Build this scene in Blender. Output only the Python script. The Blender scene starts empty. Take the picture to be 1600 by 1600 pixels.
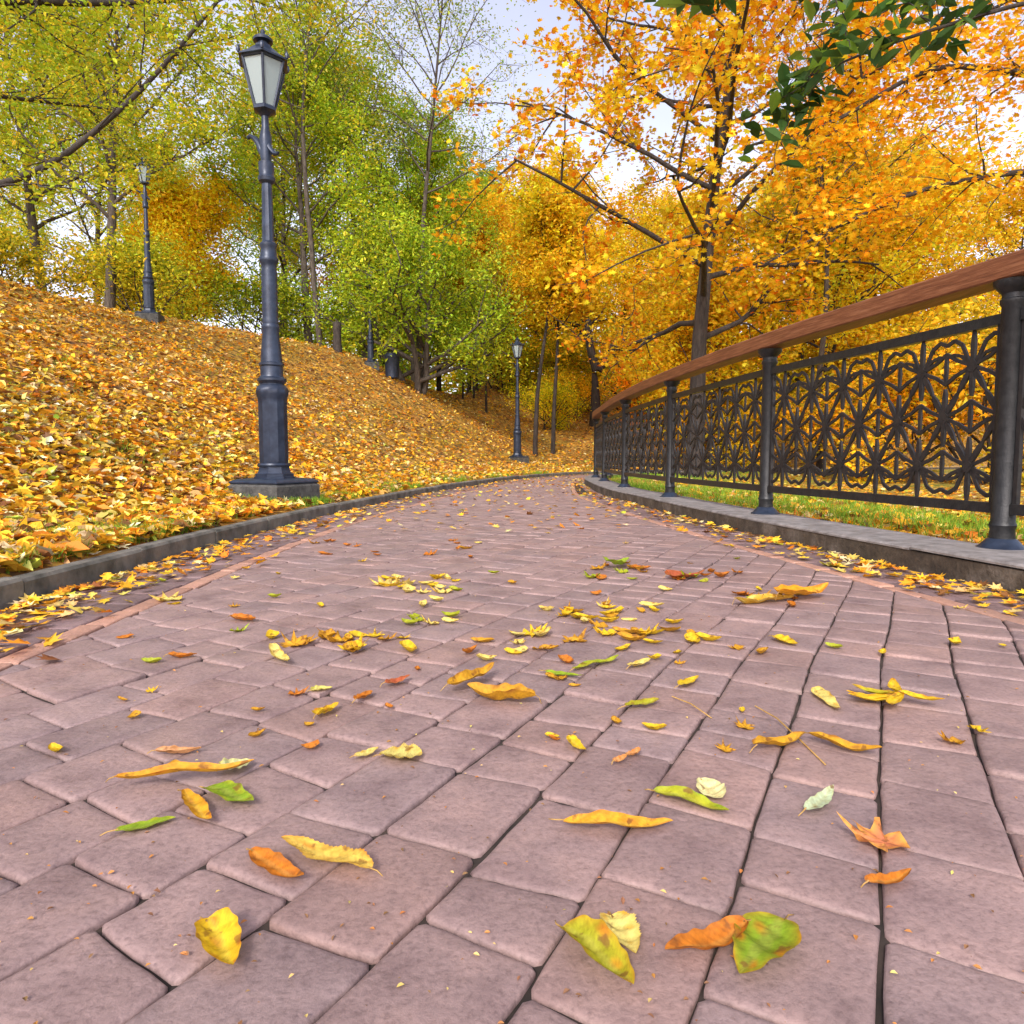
import bpy, math, random
import numpy as np
from mathutils import Vector, Matrix

R = math.radians
C = bpy.context.scene.collection
sc = bpy.context.scene
rnd = random.Random(7)
rg = np.random.default_rng(7)

# ------------------------------------------------------------------ camera, world, sun, exposure
PITCH = R(4.47)
FPX = 1100.0
cd = bpy.data.cameras.new('camera'); cam = bpy.data.objects.new('camera', cd); C.objects.link(cam)
cd.sensor_fit = 'HORIZONTAL'; cd.sensor_width = 36; cd.lens = 36 * FPX / 1600
cd.clip_start = .02; cd.clip_end = 500
cam.location = (0, 0, .5); cam.rotation_euler = (R(90) - PITCH, 0, 0)
sc.camera = cam

SUN_EL, SUN_AZ = R(37), R(-166)      # azimuth measured from +Y towards +X
w = bpy.data.worlds.new('World'); sc.world = w; w.use_nodes = True
nt = w.node_tree; bg = nt.nodes['Background']
sky = nt.nodes.new('ShaderNodeTexSky'); sky.sky_type = 'NISHITA'; sky.sun_disc = False
sky.sun_elevation = SUN_EL; sky.sun_rotation = SUN_AZ
sky.air_density = 1.0; sky.dust_density = 2.0; sky.altitude = 100
hs = nt.nodes.new('ShaderNodeHueSaturation'); hs.inputs['Saturation'].default_value = .55
nt.links.new(sky.outputs[0], hs.inputs['Color'])
# thin cloud cover: soft procedural brightness over the washed-out sky
tc = nt.nodes.new('ShaderNodeTexCoord'); no = nt.nodes.new('ShaderNodeTexNoise')
no.inputs['Scale'].default_value = 2.2; no.inputs['Detail'].default_value = 6
nt.links.new(tc.outputs['Generated'], no.inputs['Vector'])
mr = nt.nodes.new('ShaderNodeMapRange'); mr.inputs[1].default_value = .3; mr.inputs[2].default_value = .75
mr.inputs[3].default_value = .95; mr.inputs[4].default_value = 1.35
nt.links.new(no.outputs[0], mr.inputs[0])
mx = nt.nodes.new('ShaderNodeVectorMath'); mx.operation = 'SCALE'
nt.links.new(hs.outputs[0], mx.inputs[0]); nt.links.new(mr.outputs[0], mx.inputs['Scale'])
tn = nt.nodes.new('ShaderNodeVectorMath'); tn.operation = 'MULTIPLY'; tn.inputs[1].default_value = (1.10, 1.0, 1.03)
nt.links.new(mx.outputs[0], tn.inputs[0]); nt.links.new(tn.outputs[0], bg.inputs['Color']); bg.inputs['Strength'].default_value = .15

sd = bpy.data.lights.new('sun', 'SUN'); sun = bpy.data.objects.new('sun', sd); C.objects.link(sun)
sd.energy = 1.5; sd.angle = R(10); sd.color = (1, .95, .87)
sdir = Vector((math.sin(SUN_AZ) * math.cos(SUN_EL), math.cos(SUN_AZ) * math.cos(SUN_EL), math.sin(SUN_EL)))
sun.rotation_euler = sdir.to_track_quat('Z', 'Y').to_euler()
sc.view_settings.view_transform = 'Standard'; sc.view_settings.look = 'None'
sc.view_settings.gamma = 1; sc.view_settings.use_curve_mapping = False
sc.view_settings.exposure = .95

# ------------------------------------------------------------------ helpers
def tag(o, label=None, cat=None, group=None, kind=None):
    if label: o['label'] = label
    if cat: o['category'] = cat
    if group: o['group'] = group
    if kind: o['kind'] = kind
    return o

def empty(name, loc=(0, 0, 0), rz=0):
    o = bpy.data.objects.new(name, None); C.objects.link(o)
    o.location = loc; o.rotation_euler = (0, 0, rz); o.empty_display_size = .2
    return o

def mesh_np(name, V, loops, starts, mat, parent=None, col=None, smooth=False):
    me = bpy.data.meshes.new(name)
    V = np.asarray(V, np.float32); loops = np.asarray(loops, np.int32); starts = np.asarray(starts, np.int32)
    me.vertices.add(len(V)); me.vertices.foreach_set('co', V.ravel())
    me.loops.add(len(loops)); me.loops.foreach_set('vertex_index', loops)
    me.polygons.add(len(starts)); me.polygons.foreach_set('loop_start', starts)
    me.update(calc_edges=True)
    if col is not None:
        a = me.color_attributes.new('col', 'FLOAT_COLOR', 'POINT')
        c4 = np.ones((len(V), 4), np.float32); c4[:, :3] = col
        a.data.foreach_set('color', c4.ravel())
    me.polygons.foreach_set('use_smooth', np.full(len(starts), bool(smooth)))
    me.validate(); me.materials.append(mat)
    o = bpy.data.objects.new(name, me); C.objects.link(o)
    if parent: o.parent = parent
    return o

class MB:
    """collects faces, builds ONE mesh object"""
    def __init__(s): s.v = []; s.f = []; s.c = []
    def add(s, vs, fs, col=None):
        n = len(s.v); s.v.extend(tuple(p) for p in vs)
        s.f.extend(tuple(i + n for i in f) for f in fs)
        s.c.extend([col or (1, 1, 1)] * (len(s.v) - n))
    def box(s, c, size, rz=0, bev=0):
        x, y, z = [k / 2 for k in size]; b = bev
        ca, sa = math.cos(rz), math.sin(rz)
        def T(p): return (c[0] + p[0] * ca - p[1] * sa, c[1] + p[0] * sa + p[1] * ca, c[2] + p[2])
        rings = [(-z, b), (-z + b, 0), (z - b, 0), (z, b)] if b else [(-z, 0), (z, 0)]
        vs = []
        for zz, i in rings:
            vs += [T((-x + i, -y + i, zz)), T((x - i, -y + i, zz)), T((x - i, y - i, zz)), T((-x + i, y - i, zz))]
        fs = [(3, 2, 1, 0)]
        for k in range(len(rings) - 1):
            for j in range(4):
                a = k * 4 + j; d = k * 4 + (j + 1) % 4
                fs.append((a, d, d + 4, a + 4))
        m = (len(rings) - 1) * 4; fs.append((m, m + 1, m + 2, m + 3))
        s.add(vs, fs)
    def lathe(s, prof, n=20, c=(0, 0, 0), flute=0, cap=True, rot=0):
        vs = []; fs = []
        for z, r in prof:
            for j in range(n):
                a = 2 * math.pi * j / n + rot
                rr = r * (1 - flute * (j % 2))
                vs.append((c[0] + rr * math.cos(a), c[1] + rr * math.sin(a), c[2] + z))
        for k in range(len(prof) - 1):
            for j in range(n):
                a = k * n + j; b = k * n + (j + 1) % n
                fs.append((a, b, b + n, a + n))
        if cap:
            fs.append(tuple(range(n - 1, -1, -1))); m = (len(prof) - 1) * n
            fs.append(tuple(range(m, m + n)))
        s.add(vs, fs)
    def tube(s, pts, rads, n=6, cap=True):
        pts = [Vector(p) for p in pts]; vs = []; fs = []
        up = Vector((0, 0, 1)); 
        for i, p in enumerate(pts):
            t = (pts[min(i + 1, len(pts) - 1)] - pts[max(i - 1, 0)]).normalized()
            ref = up if abs(t.z) < .9 else Vector((1, 0, 0))
            a = t.cross(ref).normalized(); b = t.cross(a)
            if i and abs(t.z) >= .9 and n: pass
            for j in range(n):
                th = 2 * math.pi * j / n
                vs.append(p + (a * math.cos(th) + b * math.sin(th)) * rads[i])
        for k in range(len(pts) - 1):
            o0 = k * n; o1 = o0 + n
            # align rings to avoid twist
            best = min(range(n), key=lambda q: (vs[o1 + q] - vs[o0] - (pts[k + 1] - pts[k])).length)
            for j in range(n):
                j2 = (j + 1) % n
                fs.append((o0 + j, o0 + j2, o1 + (j2 + best) % n, o1 + (j + best) % n))
        if cap:
            fs.append(tuple(range(n))); m = (len(pts) - 1) * n
            fs.append(tuple(range(m, m + n)))
        s.add(vs, fs)
    def build(s, name, mat, parent=None, smooth=False, usecol=False, auto=None):
        loops = [i for f in s.f for i in f]; st = np.cumsum([0] + [len(f) for f in s.f[:-1]])
        o = mesh_np(name, s.v, loops, st, mat, parent, np.array(s.c) if usecol else None, smooth)
        if auto is not None:
            o.data.polygons.foreach_set('use_smooth', np.ones(len(o.data.polygons), bool))
            o.data.set_sharp_from_angle(angle=R(auto))
        return o

def copy_tree(o, parent=None):
    c = o.copy(); C.objects.link(c); c.parent = parent
    for ch in [k for k in bpy.data.objects if k.parent == o]:
        copy_tree(ch, c)
    return c

# pixel (of the 1600 px photograph) -> point at a height z of the ground plane; used to read positions off the picture
def ray(px, py):
    u = (px - 800) / FPX; v = (800 - py) / FPX
    return Vector((u, math.cos(PITCH) + v * math.sin(PITCH), -math.sin(PITCH) + v * math.cos(PITCH)))
def ground_at(px, py, z=0.0):
    d = ray(px, py); t = (z - .5) / d.z
    return Vector((d.x * t, d.y * t, z))

# ------------------------------------------------------------------ materials
def mat_new(name):
    m = bpy.data.materials.new(name); m.use_nodes = True
    n = m.node_tree.nodes; l = m.node_tree.links
    return m, n, l, n['Principled BSDF']

def noise(n, l, scale, detail=4, rough=.6, coord='Object', vec=None):
    t = n.new('ShaderNodeTexNoise'); t.inputs['Scale'].default_value = scale
    t.inputs['Detail'].default_value = detail; t.inputs['Roughness'].default_value = rough
    if vec is None:
        tc = n.new('ShaderNodeTexCoord'); vec = tc.outputs[coord]
    l.new(vec, t.inputs['Vector'])
    return t

def ramp(n, l, fac, stops):
    r = n.new('ShaderNodeValToRGB'); e = r.color_ramp.elements
    while len(e) < len(stops): e.new(.5)
    for k, (p, c) in enumerate(stops):
        e[k].position = p; e[k].color = (*c, 1)
    l.new(fac, r.inputs[0]); return r

def mixc(n, l, a, b, fac, mode='MIX'):
    m = n.new('ShaderNodeMix'); m.data_type = 'RGBA'; m.blend_type = mode
    for s, k in ((fac, 0), (a, 6), (b, 7)):
        if hasattr(s, 'is_output'): l.new(s, m.inputs[k])
        else: m.inputs[k].default_value = s if k == 0 else (*s, 1)
    return m.outputs[2]

def bump(n, l, h, bs, strength=.4, dist=.01):
    b = n.new('ShaderNodeBump'); b.inputs['Strength'].default_value = strength; b.inputs['Distance'].default_value = dist
    l.new(h, b.inputs['Height']); l.new(b.outputs[0], bs.inputs['Normal'])

def simple(name, c1, c2, scale=20, rough=.6, metal=0, bs_=.3, bd=.005, spec=.5):
    m, n, l, b = mat_new(name)
    t = noise(n, l, scale, 6)
    r = ramp(n, l, t.outputs[0], [(.3, c1), (.7, c2)])
    l.new(r.outputs[0], b.inputs['Base Color'])
    b.inputs['Roughness'].default_value = rough; b.inputs['Metallic'].default_value = metal
    b.inputs['Specular IOR Level'].default_value = spec
    t2 = noise(n, l, scale * 4, 4); bump(n, l, t2.outputs[0], b, bs_, bd)
    return m

def leaf_mat(name, trans=.35, objcol=True, rough=.5):
    m, n, l, b = mat_new(name)
    a = n.new('ShaderNodeAttribute'); a.attribute_name = 'col'
    c = a.outputs['Color']
    if objcol:
        oi = n.new('ShaderNodeObjectInfo')
        c = mixc(n, l, c, oi.outputs['Color'], 1.0, 'MULTIPLY')
    l.new(c, b.inputs['Base Color']); b.inputs['Roughness'].default_value = rough
    b.inputs['Specular IOR Level'].default_value = .25
    tr = n.new('ShaderNodeBsdfTranslucent'); l.new(c, tr.inputs['Color'])
    mx = n.new('ShaderNodeMixShader'); mx.inputs[0].default_value = trans
    l.new(b.outputs[0], mx.inputs[1]); l.new(tr.outputs[0], mx.inputs[2])
    l.new(mx.outputs[0], n['Material Output'].inputs['Surface'])
    return m

M = {}
M['leaf'] = leaf_mat('leaf', .42)
M['litter'] = leaf_mat('litter', .12, False, .55)

# close-up fallen leaves: vertex colour, fine veins
m, n, l, b = mat_new('fallen_leaf'); M['fallen'] = m
a = n.new('ShaderNodeAttribute'); a.attribute_name = 'col'
t = noise(n, l, 90, 5); rr = ramp(n, l, t.outputs[0], [(.35, (.62, .55, .5)), (.6, (1, 1, 1))])
cc = mixc(n, l, a.outputs['Color'], rr.outputs[0], .75, 'MULTIPLY')
sp_ = noise(n, l, 55, 3, .5, coord='Object'); rs_ = ramp(n, l, sp_.outputs[0], [(.60, (0, 0, 0)), (.68, (1, 1, 1))])
cc = mixc(n, l, cc, (.16, .06, .015), mixc(n, l, (0, 0, 0), rs_.outputs[0], .75))
l.new(cc, b.inputs['Base Color'])
b.inputs['Roughness'].default_value = .55; b.inputs['Specular IOR Level'].default_value = .25
bump(n, l, t.outputs[0], b, .5, .002)
tr = n.new('ShaderNodeBsdfTranslucent'); l.new(a.outputs['Color'], tr.inputs['Color'])
ms = n.new('ShaderNodeMixShader'); ms.inputs[0].default_value = .15
l.new(b.outputs[0], ms.inputs[1]); l.new(tr.outputs[0], ms.inputs[2]); l.new(ms.outputs[0], n['Material Output'].inputs['Surface'])

# bark
def bark(name, c1, c2):
    m, n, l, b = mat_new(name)
    tc = n.new('ShaderNodeTexCoord'); mp = n.new('ShaderNodeMapping'); mp.inputs['Scale'].default_value = (1, 1, .25)
    l.new(tc.outputs['Object'], mp.inputs[0])
    t = noise(n, l, 14, 6, .7, vec=mp.outputs[0])
    r = ramp(n, l, t.outputs[0], [(.35, c1), (.65, c2)])
    l.new(r.outputs[0], b.inputs['Base Color']); b.inputs['Roughness'].default_value = .9
    bump(n, l, t.outputs[0], b, .8, .03)
    return m
M['bark'] = bark('bark', (.035, .026, .02), (.12, .10, .08))
M['bark_dark'] = bark('bark_dark', (.018, .014, .012), (.06, .048, .04))
M['bark_grey'] = bark('bark_grey', (.06, .055, .045), (.19, .18, .14))

# pavers
m, n, l, b = mat_new('pavers'); M['paver'] = m
a = n.new('ShaderNodeAttribute'); a.attribute_name = 'col'
t1 = noise(n, l, 7, 6, .65); t2 = noise(n, l, 120, 6, .75)
r1 = ramp(n, l, t1.outputs[0], [(.28, (.62, .58, .60)), (.48, (.93, .91, .91)), (.72, (1.24, 1.18, 1.13))])
r2 = ramp(n, l, t2.outputs[0], [(.32, (.50, .47, .48)), (.5, (1, 1, 1)), (.72, (1.32, 1.3, 1.3))])
c = mixc(n, l, a.outputs['Color'], r1.outputs[0], 1.0, 'MULTIPLY')
c = mixc(n, l, c, r2.outputs[0], .65, 'MULTIPLY')
t3 = noise(n, l, 2.1, 5, .6)
r3 = ramp(n, l, t3.outputs[0], [(.55, (0, 0, 0)), (.75, (1, 1, 1))])
c = mixc(n, l, c, (.26, .19, .155), mixc(n, l, (0, 0, 0), r3.outputs[0], .4), 'MIX')
l.new(c, b.inputs['Base Color'])
t4 = noise(n, l, 22, 4); r4 = ramp(n, l, t4.outputs[0], [(.3, (.42, .42, .42)), (.7, (.68, .68, .68))])
l.new(r4.outputs[0], b.inputs['Roughness']); b.inputs['Specular IOR Level'].default_value = .4
tb = noise(n, l, 60, 8, .7); tb2 = noise(n, l, 9, 5, .6); ad_ = n.new('ShaderNodeMath'); ad_.operation = 'MULTIPLY_ADD'; ad_.inputs[1].default_value = 2.5
l.new(tb2.outputs[0], ad_.inputs[0]); l.new(tb.outputs[0], ad_.inputs[2]); bump(n, l, ad_.outputs[0], b, .6, .004)
M['joint'] = simple('joint_sand', (.010, .008, .006), (.060, .042, .032), 9, .95)
M['kerb'] = simple('kerb_concrete', (.06, .060, .048), (.24, .225, .19), 7, .9, bs_=.7, bd=.008)
m, n, l, b = mat_new('wall_concrete'); M['wall'] = m
t = noise(n, l, 5, 8, .7); t2 = noise(n, l, 50, 6, .7)
r = ramp(n, l, t.outputs[0], [(.32, (.03, .022, .015)), (.5, (.085, .065, .045)), (.68, (.19, .16, .13))])
r2 = ramp(n, l, t2.outputs[0], [(.35, (.6, .6, .6)), (.6, (1, 1, 1))])
l.new(mixc(n, l, r.outputs[0], r2.outputs[0], .8, 'MULTIPLY'), b.inputs['Base Color'])
b.inputs['Roughness'].default_value = .92; bump(n, l, t2.outputs[0], b, .8, .01)
M['coping'] = simple('coping_stone', (.12, .108, .10), (.30, .28, .27), 14, .85, bs_=.6, bd=.006)
# dark blue-grey cast iron
m, n, l, b = mat_new('cast_iron'); M['iron'] = m
t = noise(n, l, 12, 6); r = ramp(n, l, t.outputs[0], [(.3, (.011, .018, .036)), (.7, (.034, .050, .084))])
l.new(r.outputs[0], b.inputs['Base Color']); b.inputs['Roughness'].default_value = .38; b.inputs['Metallic'].default_value = .25
t2 = noise(n, l, 120, 5); bump(n, l, t2.outputs[0], b, .35, .002)
M['iron_dark'] = simple('black_iron', (.010, .012, .014), (.030, .032, .034), 30, .42, .3)
M['iron_rust'] = simple('lattice_iron', (.008, .008, .009), (.026, .022, .020), 25, .6, .1)
m, n, l, b = mat_new('handrail_wood'); M['wood'] = m
tc = n.new('ShaderNodeTexCoord'); mp = n.new('ShaderNodeMapping'); mp.inputs['Scale'].default_value = (9, 1.2, 40)
l.new(tc.outputs['Object'], mp.inputs[0])
t = noise(n, l, 2.5, 8, .7, vec=mp.outputs[0])
r = ramp(n, l, t.outputs[0], [(.3, (.07, .024, .010)), (.5, (.18, .066, .028)), (.72, (.31, .14, .068))])
l.new(r.outputs[0], b.inputs['Base Color']); b.inputs['Roughness'].default_value = .5; b.inputs['Specular IOR Level'].default_value = .3
bump(n, l, t.outputs[0], b, .5, .004)
m, n, l, b = mat_new('frosted_glass'); M['glass'] = m
b.inputs['Base Color'].default_value = (.40, .50, .51, 1); b.inputs['Roughness'].default_value = .22
b.inputs['Transmission Weight'].default_value = .35
M['stone'] = simple('plinth_stone', (.035, .036, .036), (.11, .11, .10), 18, .9, bs_=.7, bd=.01)

# leaf-strewn ground
def ground_mat(name, stops, base, cover=.5, scale=11):
    m, n, l, b = mat_new(name)
    tc = n.new('ShaderNodeTexCoord')
    nz = noise(n, l, 9, 3, .5, vec=tc.outputs['Object'])
    ad = n.new('ShaderNodeVectorMath'); ad.operation = 'MULTIPLY_ADD'
    l.new(nz.outputs['Color'], ad.inputs[0]); ad.inputs[1].default_value = (.12, .12, .12)
    l.new(tc.outputs['Object'], ad.inputs[2])
    v = n.new('ShaderNodeTexVoronoi'); v.inputs['Scale'].default_value = scale
    l.new(ad.outputs[0], v.inputs['Vector'])
    s = n.new('ShaderNodeSeparateColor'); l.new(v.outputs['Color'], s.inputs[0])
    r = ramp(n, l, s.outputs[0], stops)
    big = noise(n, l, .5, 4, .6, vec=tc.outputs['Object'])
    rb = ramp(n, l, big.outputs[0], [(.40, (0, 0, 0)), (.62, (1, 1, 1))])
    ma = n.new('ShaderNodeMath'); ma.operation = 'MULTIPLY'; ma.inputs[1].default_value = 1 - cover
    l.new(rb.outputs[0], ma.inputs[0])
    c = mixc(n, l, r.outputs[0], base, ma.outputs[0])
    l.new(c, b.inputs['Base Color']); b.inputs['Roughness'].default_value = .85
    bump(n, l, v.outputs['Distance'], b, .9, .05)
    return m
M['bank'] = ground_mat('leafy_bank', [(0, (.05, .022, .008)), (.3, (.22, .09, .012)), (.6, (.50, .22, .02)), (1, (.66, .38, .06))], (.16, .20, .015), .7, 10)
M['lawn'] = ground_mat('leafy_lawn', [(0, (.12, .06, .015)), (.3, (.36, .18, .02)), (.6, (.50, .30, .02)), (1, (.55, .42, .06))], (.09, .17, .012), .35, 9)
M['grass'] = leaf_mat('grass_blades', .3, False)

# ------------------------------------------------------------------ curves of the place
def catmull(pts, step=.25):
    P = [Vector((*p, 0)) for p in pts]; P = [P[0] * 2 - P[1]] + P + [P[-1] * 2 - P[-2]]
    out = []
    for i in range(1, len(P) - 2):
        a, b_, c_, d = P[i - 1:i + 3]; nseg = max(2, int((c_ - b_).length / step))
        for k in range(nseg):
            t = k / nseg
            out.append(.5 * ((2 * b_) + (-a + c_) * t + (2 * a - 5 * b_ + 4 * c_ - d) * t * t + (-a + 3 * b_ - 3 * c_ + d) * t ** 3))
    out.append(P[-2]); return np.array([(p.x, p.y) for p in out])

LK = catmull([(-1.60, -4), (-1.66, 0), (-1.69, 3.2), (-1.69, 4.04), (-1.63, 5.6), (-1.41, 7.75), (-.98, 10.8), (0, 15.3), (1.15, 18.4), (3.2, 21.6), (7.5, 25.4), (14, 30), (45, 50)])
RK = catmull([(3.0, -4), (2.35, 0), (1.95, 2), (1.74, 3.25), (1.58, 4.4), (1.38, 6.5), (1.22, 9.2), (1.28, 11.6), (1.42, 13.7), (1.85, 15.8), (2.9, 17.7), (4.8, 19.6), (9, 22.6), (16, 27), (45, 45)])
def xk(curve, y): return np.interp(y, curve[:, 1], curve[:, 0])
def sstep(x, a, b):
    t = np.clip((x - a) / (b - a), 0, 1); return t * t * (3 - 2 * t)

FOOT_Y = np.array([-10, 0, 5, 7.75, 10.8, 15, 20, 25, 30, 36, 60]); FOOT_X = np.array([-2.45, -2.5, -2.6, -2.45, -1.95, -1.25, -.35, .35, .8, 1.2, 2.0])
def bumps(x, y):
    return (.05 * np.sin(x * 1.9 + .7 * y) * np.cos(y * 1.3 - .4 * x) + .03 * np.sin(x * 4.3 + 1.1) * np.sin(y * 3.7 + .5))
def terrain(x, y):
    x = np.asarray(x, float); y = np.asarray(y, float)
    d = np.interp(y, FOOT_Y, FOOT_X) - x
    soft = .35
    dd = soft * np.log1p(np.exp(np.clip(d / soft, -30, 30)))
    slope = .445 + .24 * sstep(y, 18, 28)
    z = dd * slope
    cap = 4.55 + .012 * np.maximum(d - 10, 0)
    z = cap - .5 * np.log1p(np.exp(np.clip((cap - z) / .5, -30, 40)))
    z = np.maximum(z, 0)
    edge = np.clip((xk(LK, y) - x) / 3, 0, 1)
    edge = np.maximum(edge, sstep(x, -4, 0) * 0 + np.clip((xk(LK, y) - x) / 6, 0, 1))
    hs_ = np.log1p(np.exp(np.clip((y - 28) / 1.5, -30, 30))) * 1.5
    hill = .2 * np.minimum(hs_, 40) * sstep(x, -5, 0) * np.clip((xk(LK, y) - x) / 8, 0, 1)
    left = xk(LK, y) - x
    flat = .068 + .03 * np.clip(left, 0, 3)
    return np.where(left > 0, flat + z + hill, .03) + bumps(x, y) * np.clip(np.abs(left) / 2 - .1, 0, 1) * np.where(left > 0, 1, .0)
def terr(x, y): return float(terrain(x, y))

def curve_normals(cv):
    t = np.gradient(cv, axis=0); t /= np.linalg.norm(t, axis=1)[:, None]
    return np.stack([-t[:, 1], t[:, 0]], 1)      # left-hand normals

def grid_mesh(name, P, mat, kind=True, smooth=True):
    a, b_ = P.shape[:2]; idx = np.arange(a * b_).reshape(a, b_)
    q = np.stack([idx[:-1, :-1], idx[1:, :-1], idx[1:, 1:], idx[:-1, 1:]], -1).reshape(-1, 4)
    o = mesh_np(name, P.reshape(-1, 3), q.ravel(), np.arange(len(q)) * 4, mat, None, None, smooth)
    if kind: o['kind'] = 'structure'
    return o

# bank and woodland floor left of and beyond the path
nl = curve_normals(LK)
offs = np.concatenate([[.05], .05 + np.cumsum(np.geomspace(.07, 3.2, 95))])
X = LK[:, 0][:, None] + nl[:, 0][:, None] * offs[None]; Y = LK[:, 1][:, None] + nl[:, 1][:, None] * offs[None]
# neighbouring normals may meet behind a hollow of the kerb: keep outward fan monotone
Z = terrain(X, Y); Z[:, 0] = .066
grid_mesh('bank_ground', np.stack([X, Y, Z], -1), M['bank'])
# lawn behind the railing
ys = np.linspace(-4, 44, 120); xr = xk(RK, ys) + .2 + .15
tt = np.linspace(0, 1, 60) ** 2
X = xr[:, None] + tt[None] * np.maximum(60 - xr, 1)[:, None]; Y = np.repeat(ys[:, None], 60, 1)
Zr = .03 - .25 * sstep(X - xr[:, None], .6, 5) + bumps(X, Y) * np.clip((X - xr[:, None]) / 2, 0, 1)
grid_mesh('lawn', np.stack([X, Y, Zr], -1), M['lawn'])
def lawn_z(x, y):
    e = xk(RK, y) + .35
    return .03 - .25 * sstep(x - e, .6, 5) + bumps(x, y) * np.clip((x - e) / 2, 0, 1)
# under-sheet of the whole place
mb = MB(); mb.add([(-120, -30, -.9), (120, -30, -.9), (120, 140, -.9), (-120, 140, -.9)], [(0, 1, 2, 3)])
tag(mb.build('soil', M['bank']), kind='structure')
# bed of the path
k = len(LK); 
def resamp(cv, n_):
    s = np.concatenate([[0], np.cumsum(np.linalg.norm(np.diff(cv, axis=0), axis=1))]); q = np.linspace(0, s[-1], n_)
    return np.stack([np.interp(q, s, cv[:, 0]), np.interp(q, s, cv[:, 1])], 1)
yy = np.linspace(-4, 40, 200)
a_ = np.stack([xk(LK, yy) - .06, yy, yy * 0 - .009], 1); b_ = np.stack([xk(RK, yy) + .1, yy, yy * 0 - .009], 1)
grid_mesh('path_bed', np.stack([a_, b_], 1), M['joint'])

# ------------------------------------------------------------------ paving
def clip_half(poly, p, nrm, off=0.0):
    out = []; L = len(poly)
    if L < 3: return []
    ds = [(q[0] - p[0]) * nrm[0] + (q[1] - p[1]) * nrm[1] - off for q in poly]
    for i in range(L):
        a, b_ = poly[i], poly[(i + 1) % L]; da, db = ds[i], ds[(i + 1) % L]
        if da >= 0: out.append(a)
        if (da >= 0) != (db >= 0):
            t = da / (da - db); out.append((a[0] + (b_[0] - a[0]) * t, a[1] + (b_[1] - a[1]) * t))
    return out
def inset(poly, d):
    res = poly
    for i in range(len(poly)):
        a, b_ = poly[i], poly[(i + 1) % len(poly)]
        ex, ey = b_[0] - a[0], b_[1] - a[1]; L = math.hypot(ex, ey)
        if L < 1e-5: continue
        res = clip_half(res, a, (-ey / L, ex / L), d)
    return res
def area(poly):
    return .5 * sum(poly[i][0] * poly[(i + 1) % len(poly)][1] - poly[(i + 1) % len(poly)][0] * poly[i][1] for i in range(len(poly)))
def wobble(poly, seg, amp, seed, detail):
    pts = []
    for i in range(len(poly)):
        a, b_ = poly[i], poly[(i + 1) % len(poly)]; L = math.hypot(b_[0] - a[0], b_[1] - a[1])
        if L < .004: continue
        c = min(.0065, L * .25) / L                         # rounded corner
        ts = [c] + ([j / max(1, int(L / seg)) for j in range(1, int(L / seg))] if detail else []) + [1 - c]
        for t in ts:
            if c <= t <= 1 - c: pts.append((a[0] + (b_[0] - a[0]) * t, a[1] + (b_[1] - a[1]) * t))
    cx = sum(p[0] for p in pts) / len(pts); cy = sum(p[1] for p in pts) / len(pts)
    out = []
    for p in pts:
        k = 1 + amp * (rnd.random() - .5) * 2
        out.append((cx + (p[0] - cx) * k, cy + (p[1] - cy) * k))
    return out, (cx, cy)

PB = MB()
def paver(poly, col, z0=0.0, near=True, gap=.0045):
    poly = inset(poly, gap)
    if len(poly) < 3 or area(poly) < .0006: return
    p, (cx, cy) = wobble(poly, .035, .019 if near else .012, 0, near)
    if len(p) < 3: return
    tx, ty = rnd.gauss(0, .012), rnd.gauss(0, .012); dz = rnd.gauss(0, .0012)
    R_ = math.sqrt(area(poly))
    ringspec = [(0, -.012), (0, -.0042), (.0022, -.0014), (.0065, -.0002)] + ([(.02, .0003)] if near else [])
    rings = []
    for d, z in ringspec:
        rr = []
        for q in p:
            L = math.hypot(q[0] - cx, q[1] - cy); f = max(.1, 1 - d / max(L * .72, .01))
            x, y = cx + (q[0] - cx) * f, cy + (q[1] - cy) * f
            rr.append((x, y, z0 + z + dz + tx * (x - cx) + ty * (y - cy)))
        rings.append(rr)
    n_ = len(p); vs = [q for rr in rings for q in rr]; fs = []
    for k in range(len(rings) - 1):
        for j in range(n_):
            a = k * n_ + j; b_ = k * n_ + (j + 1) % n_
            fs.append((a, b_, b_ + n_, a + n_))
    vs.append((cx, cy, z0 + .0006 + dz)); c = len(vs) - 1; m = (len(rings) - 1) * n_
    for j in range(n_): fs.append((m + j, m + (j + 1) % n_, c))
    PB.add(vs, fs, col)

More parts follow.
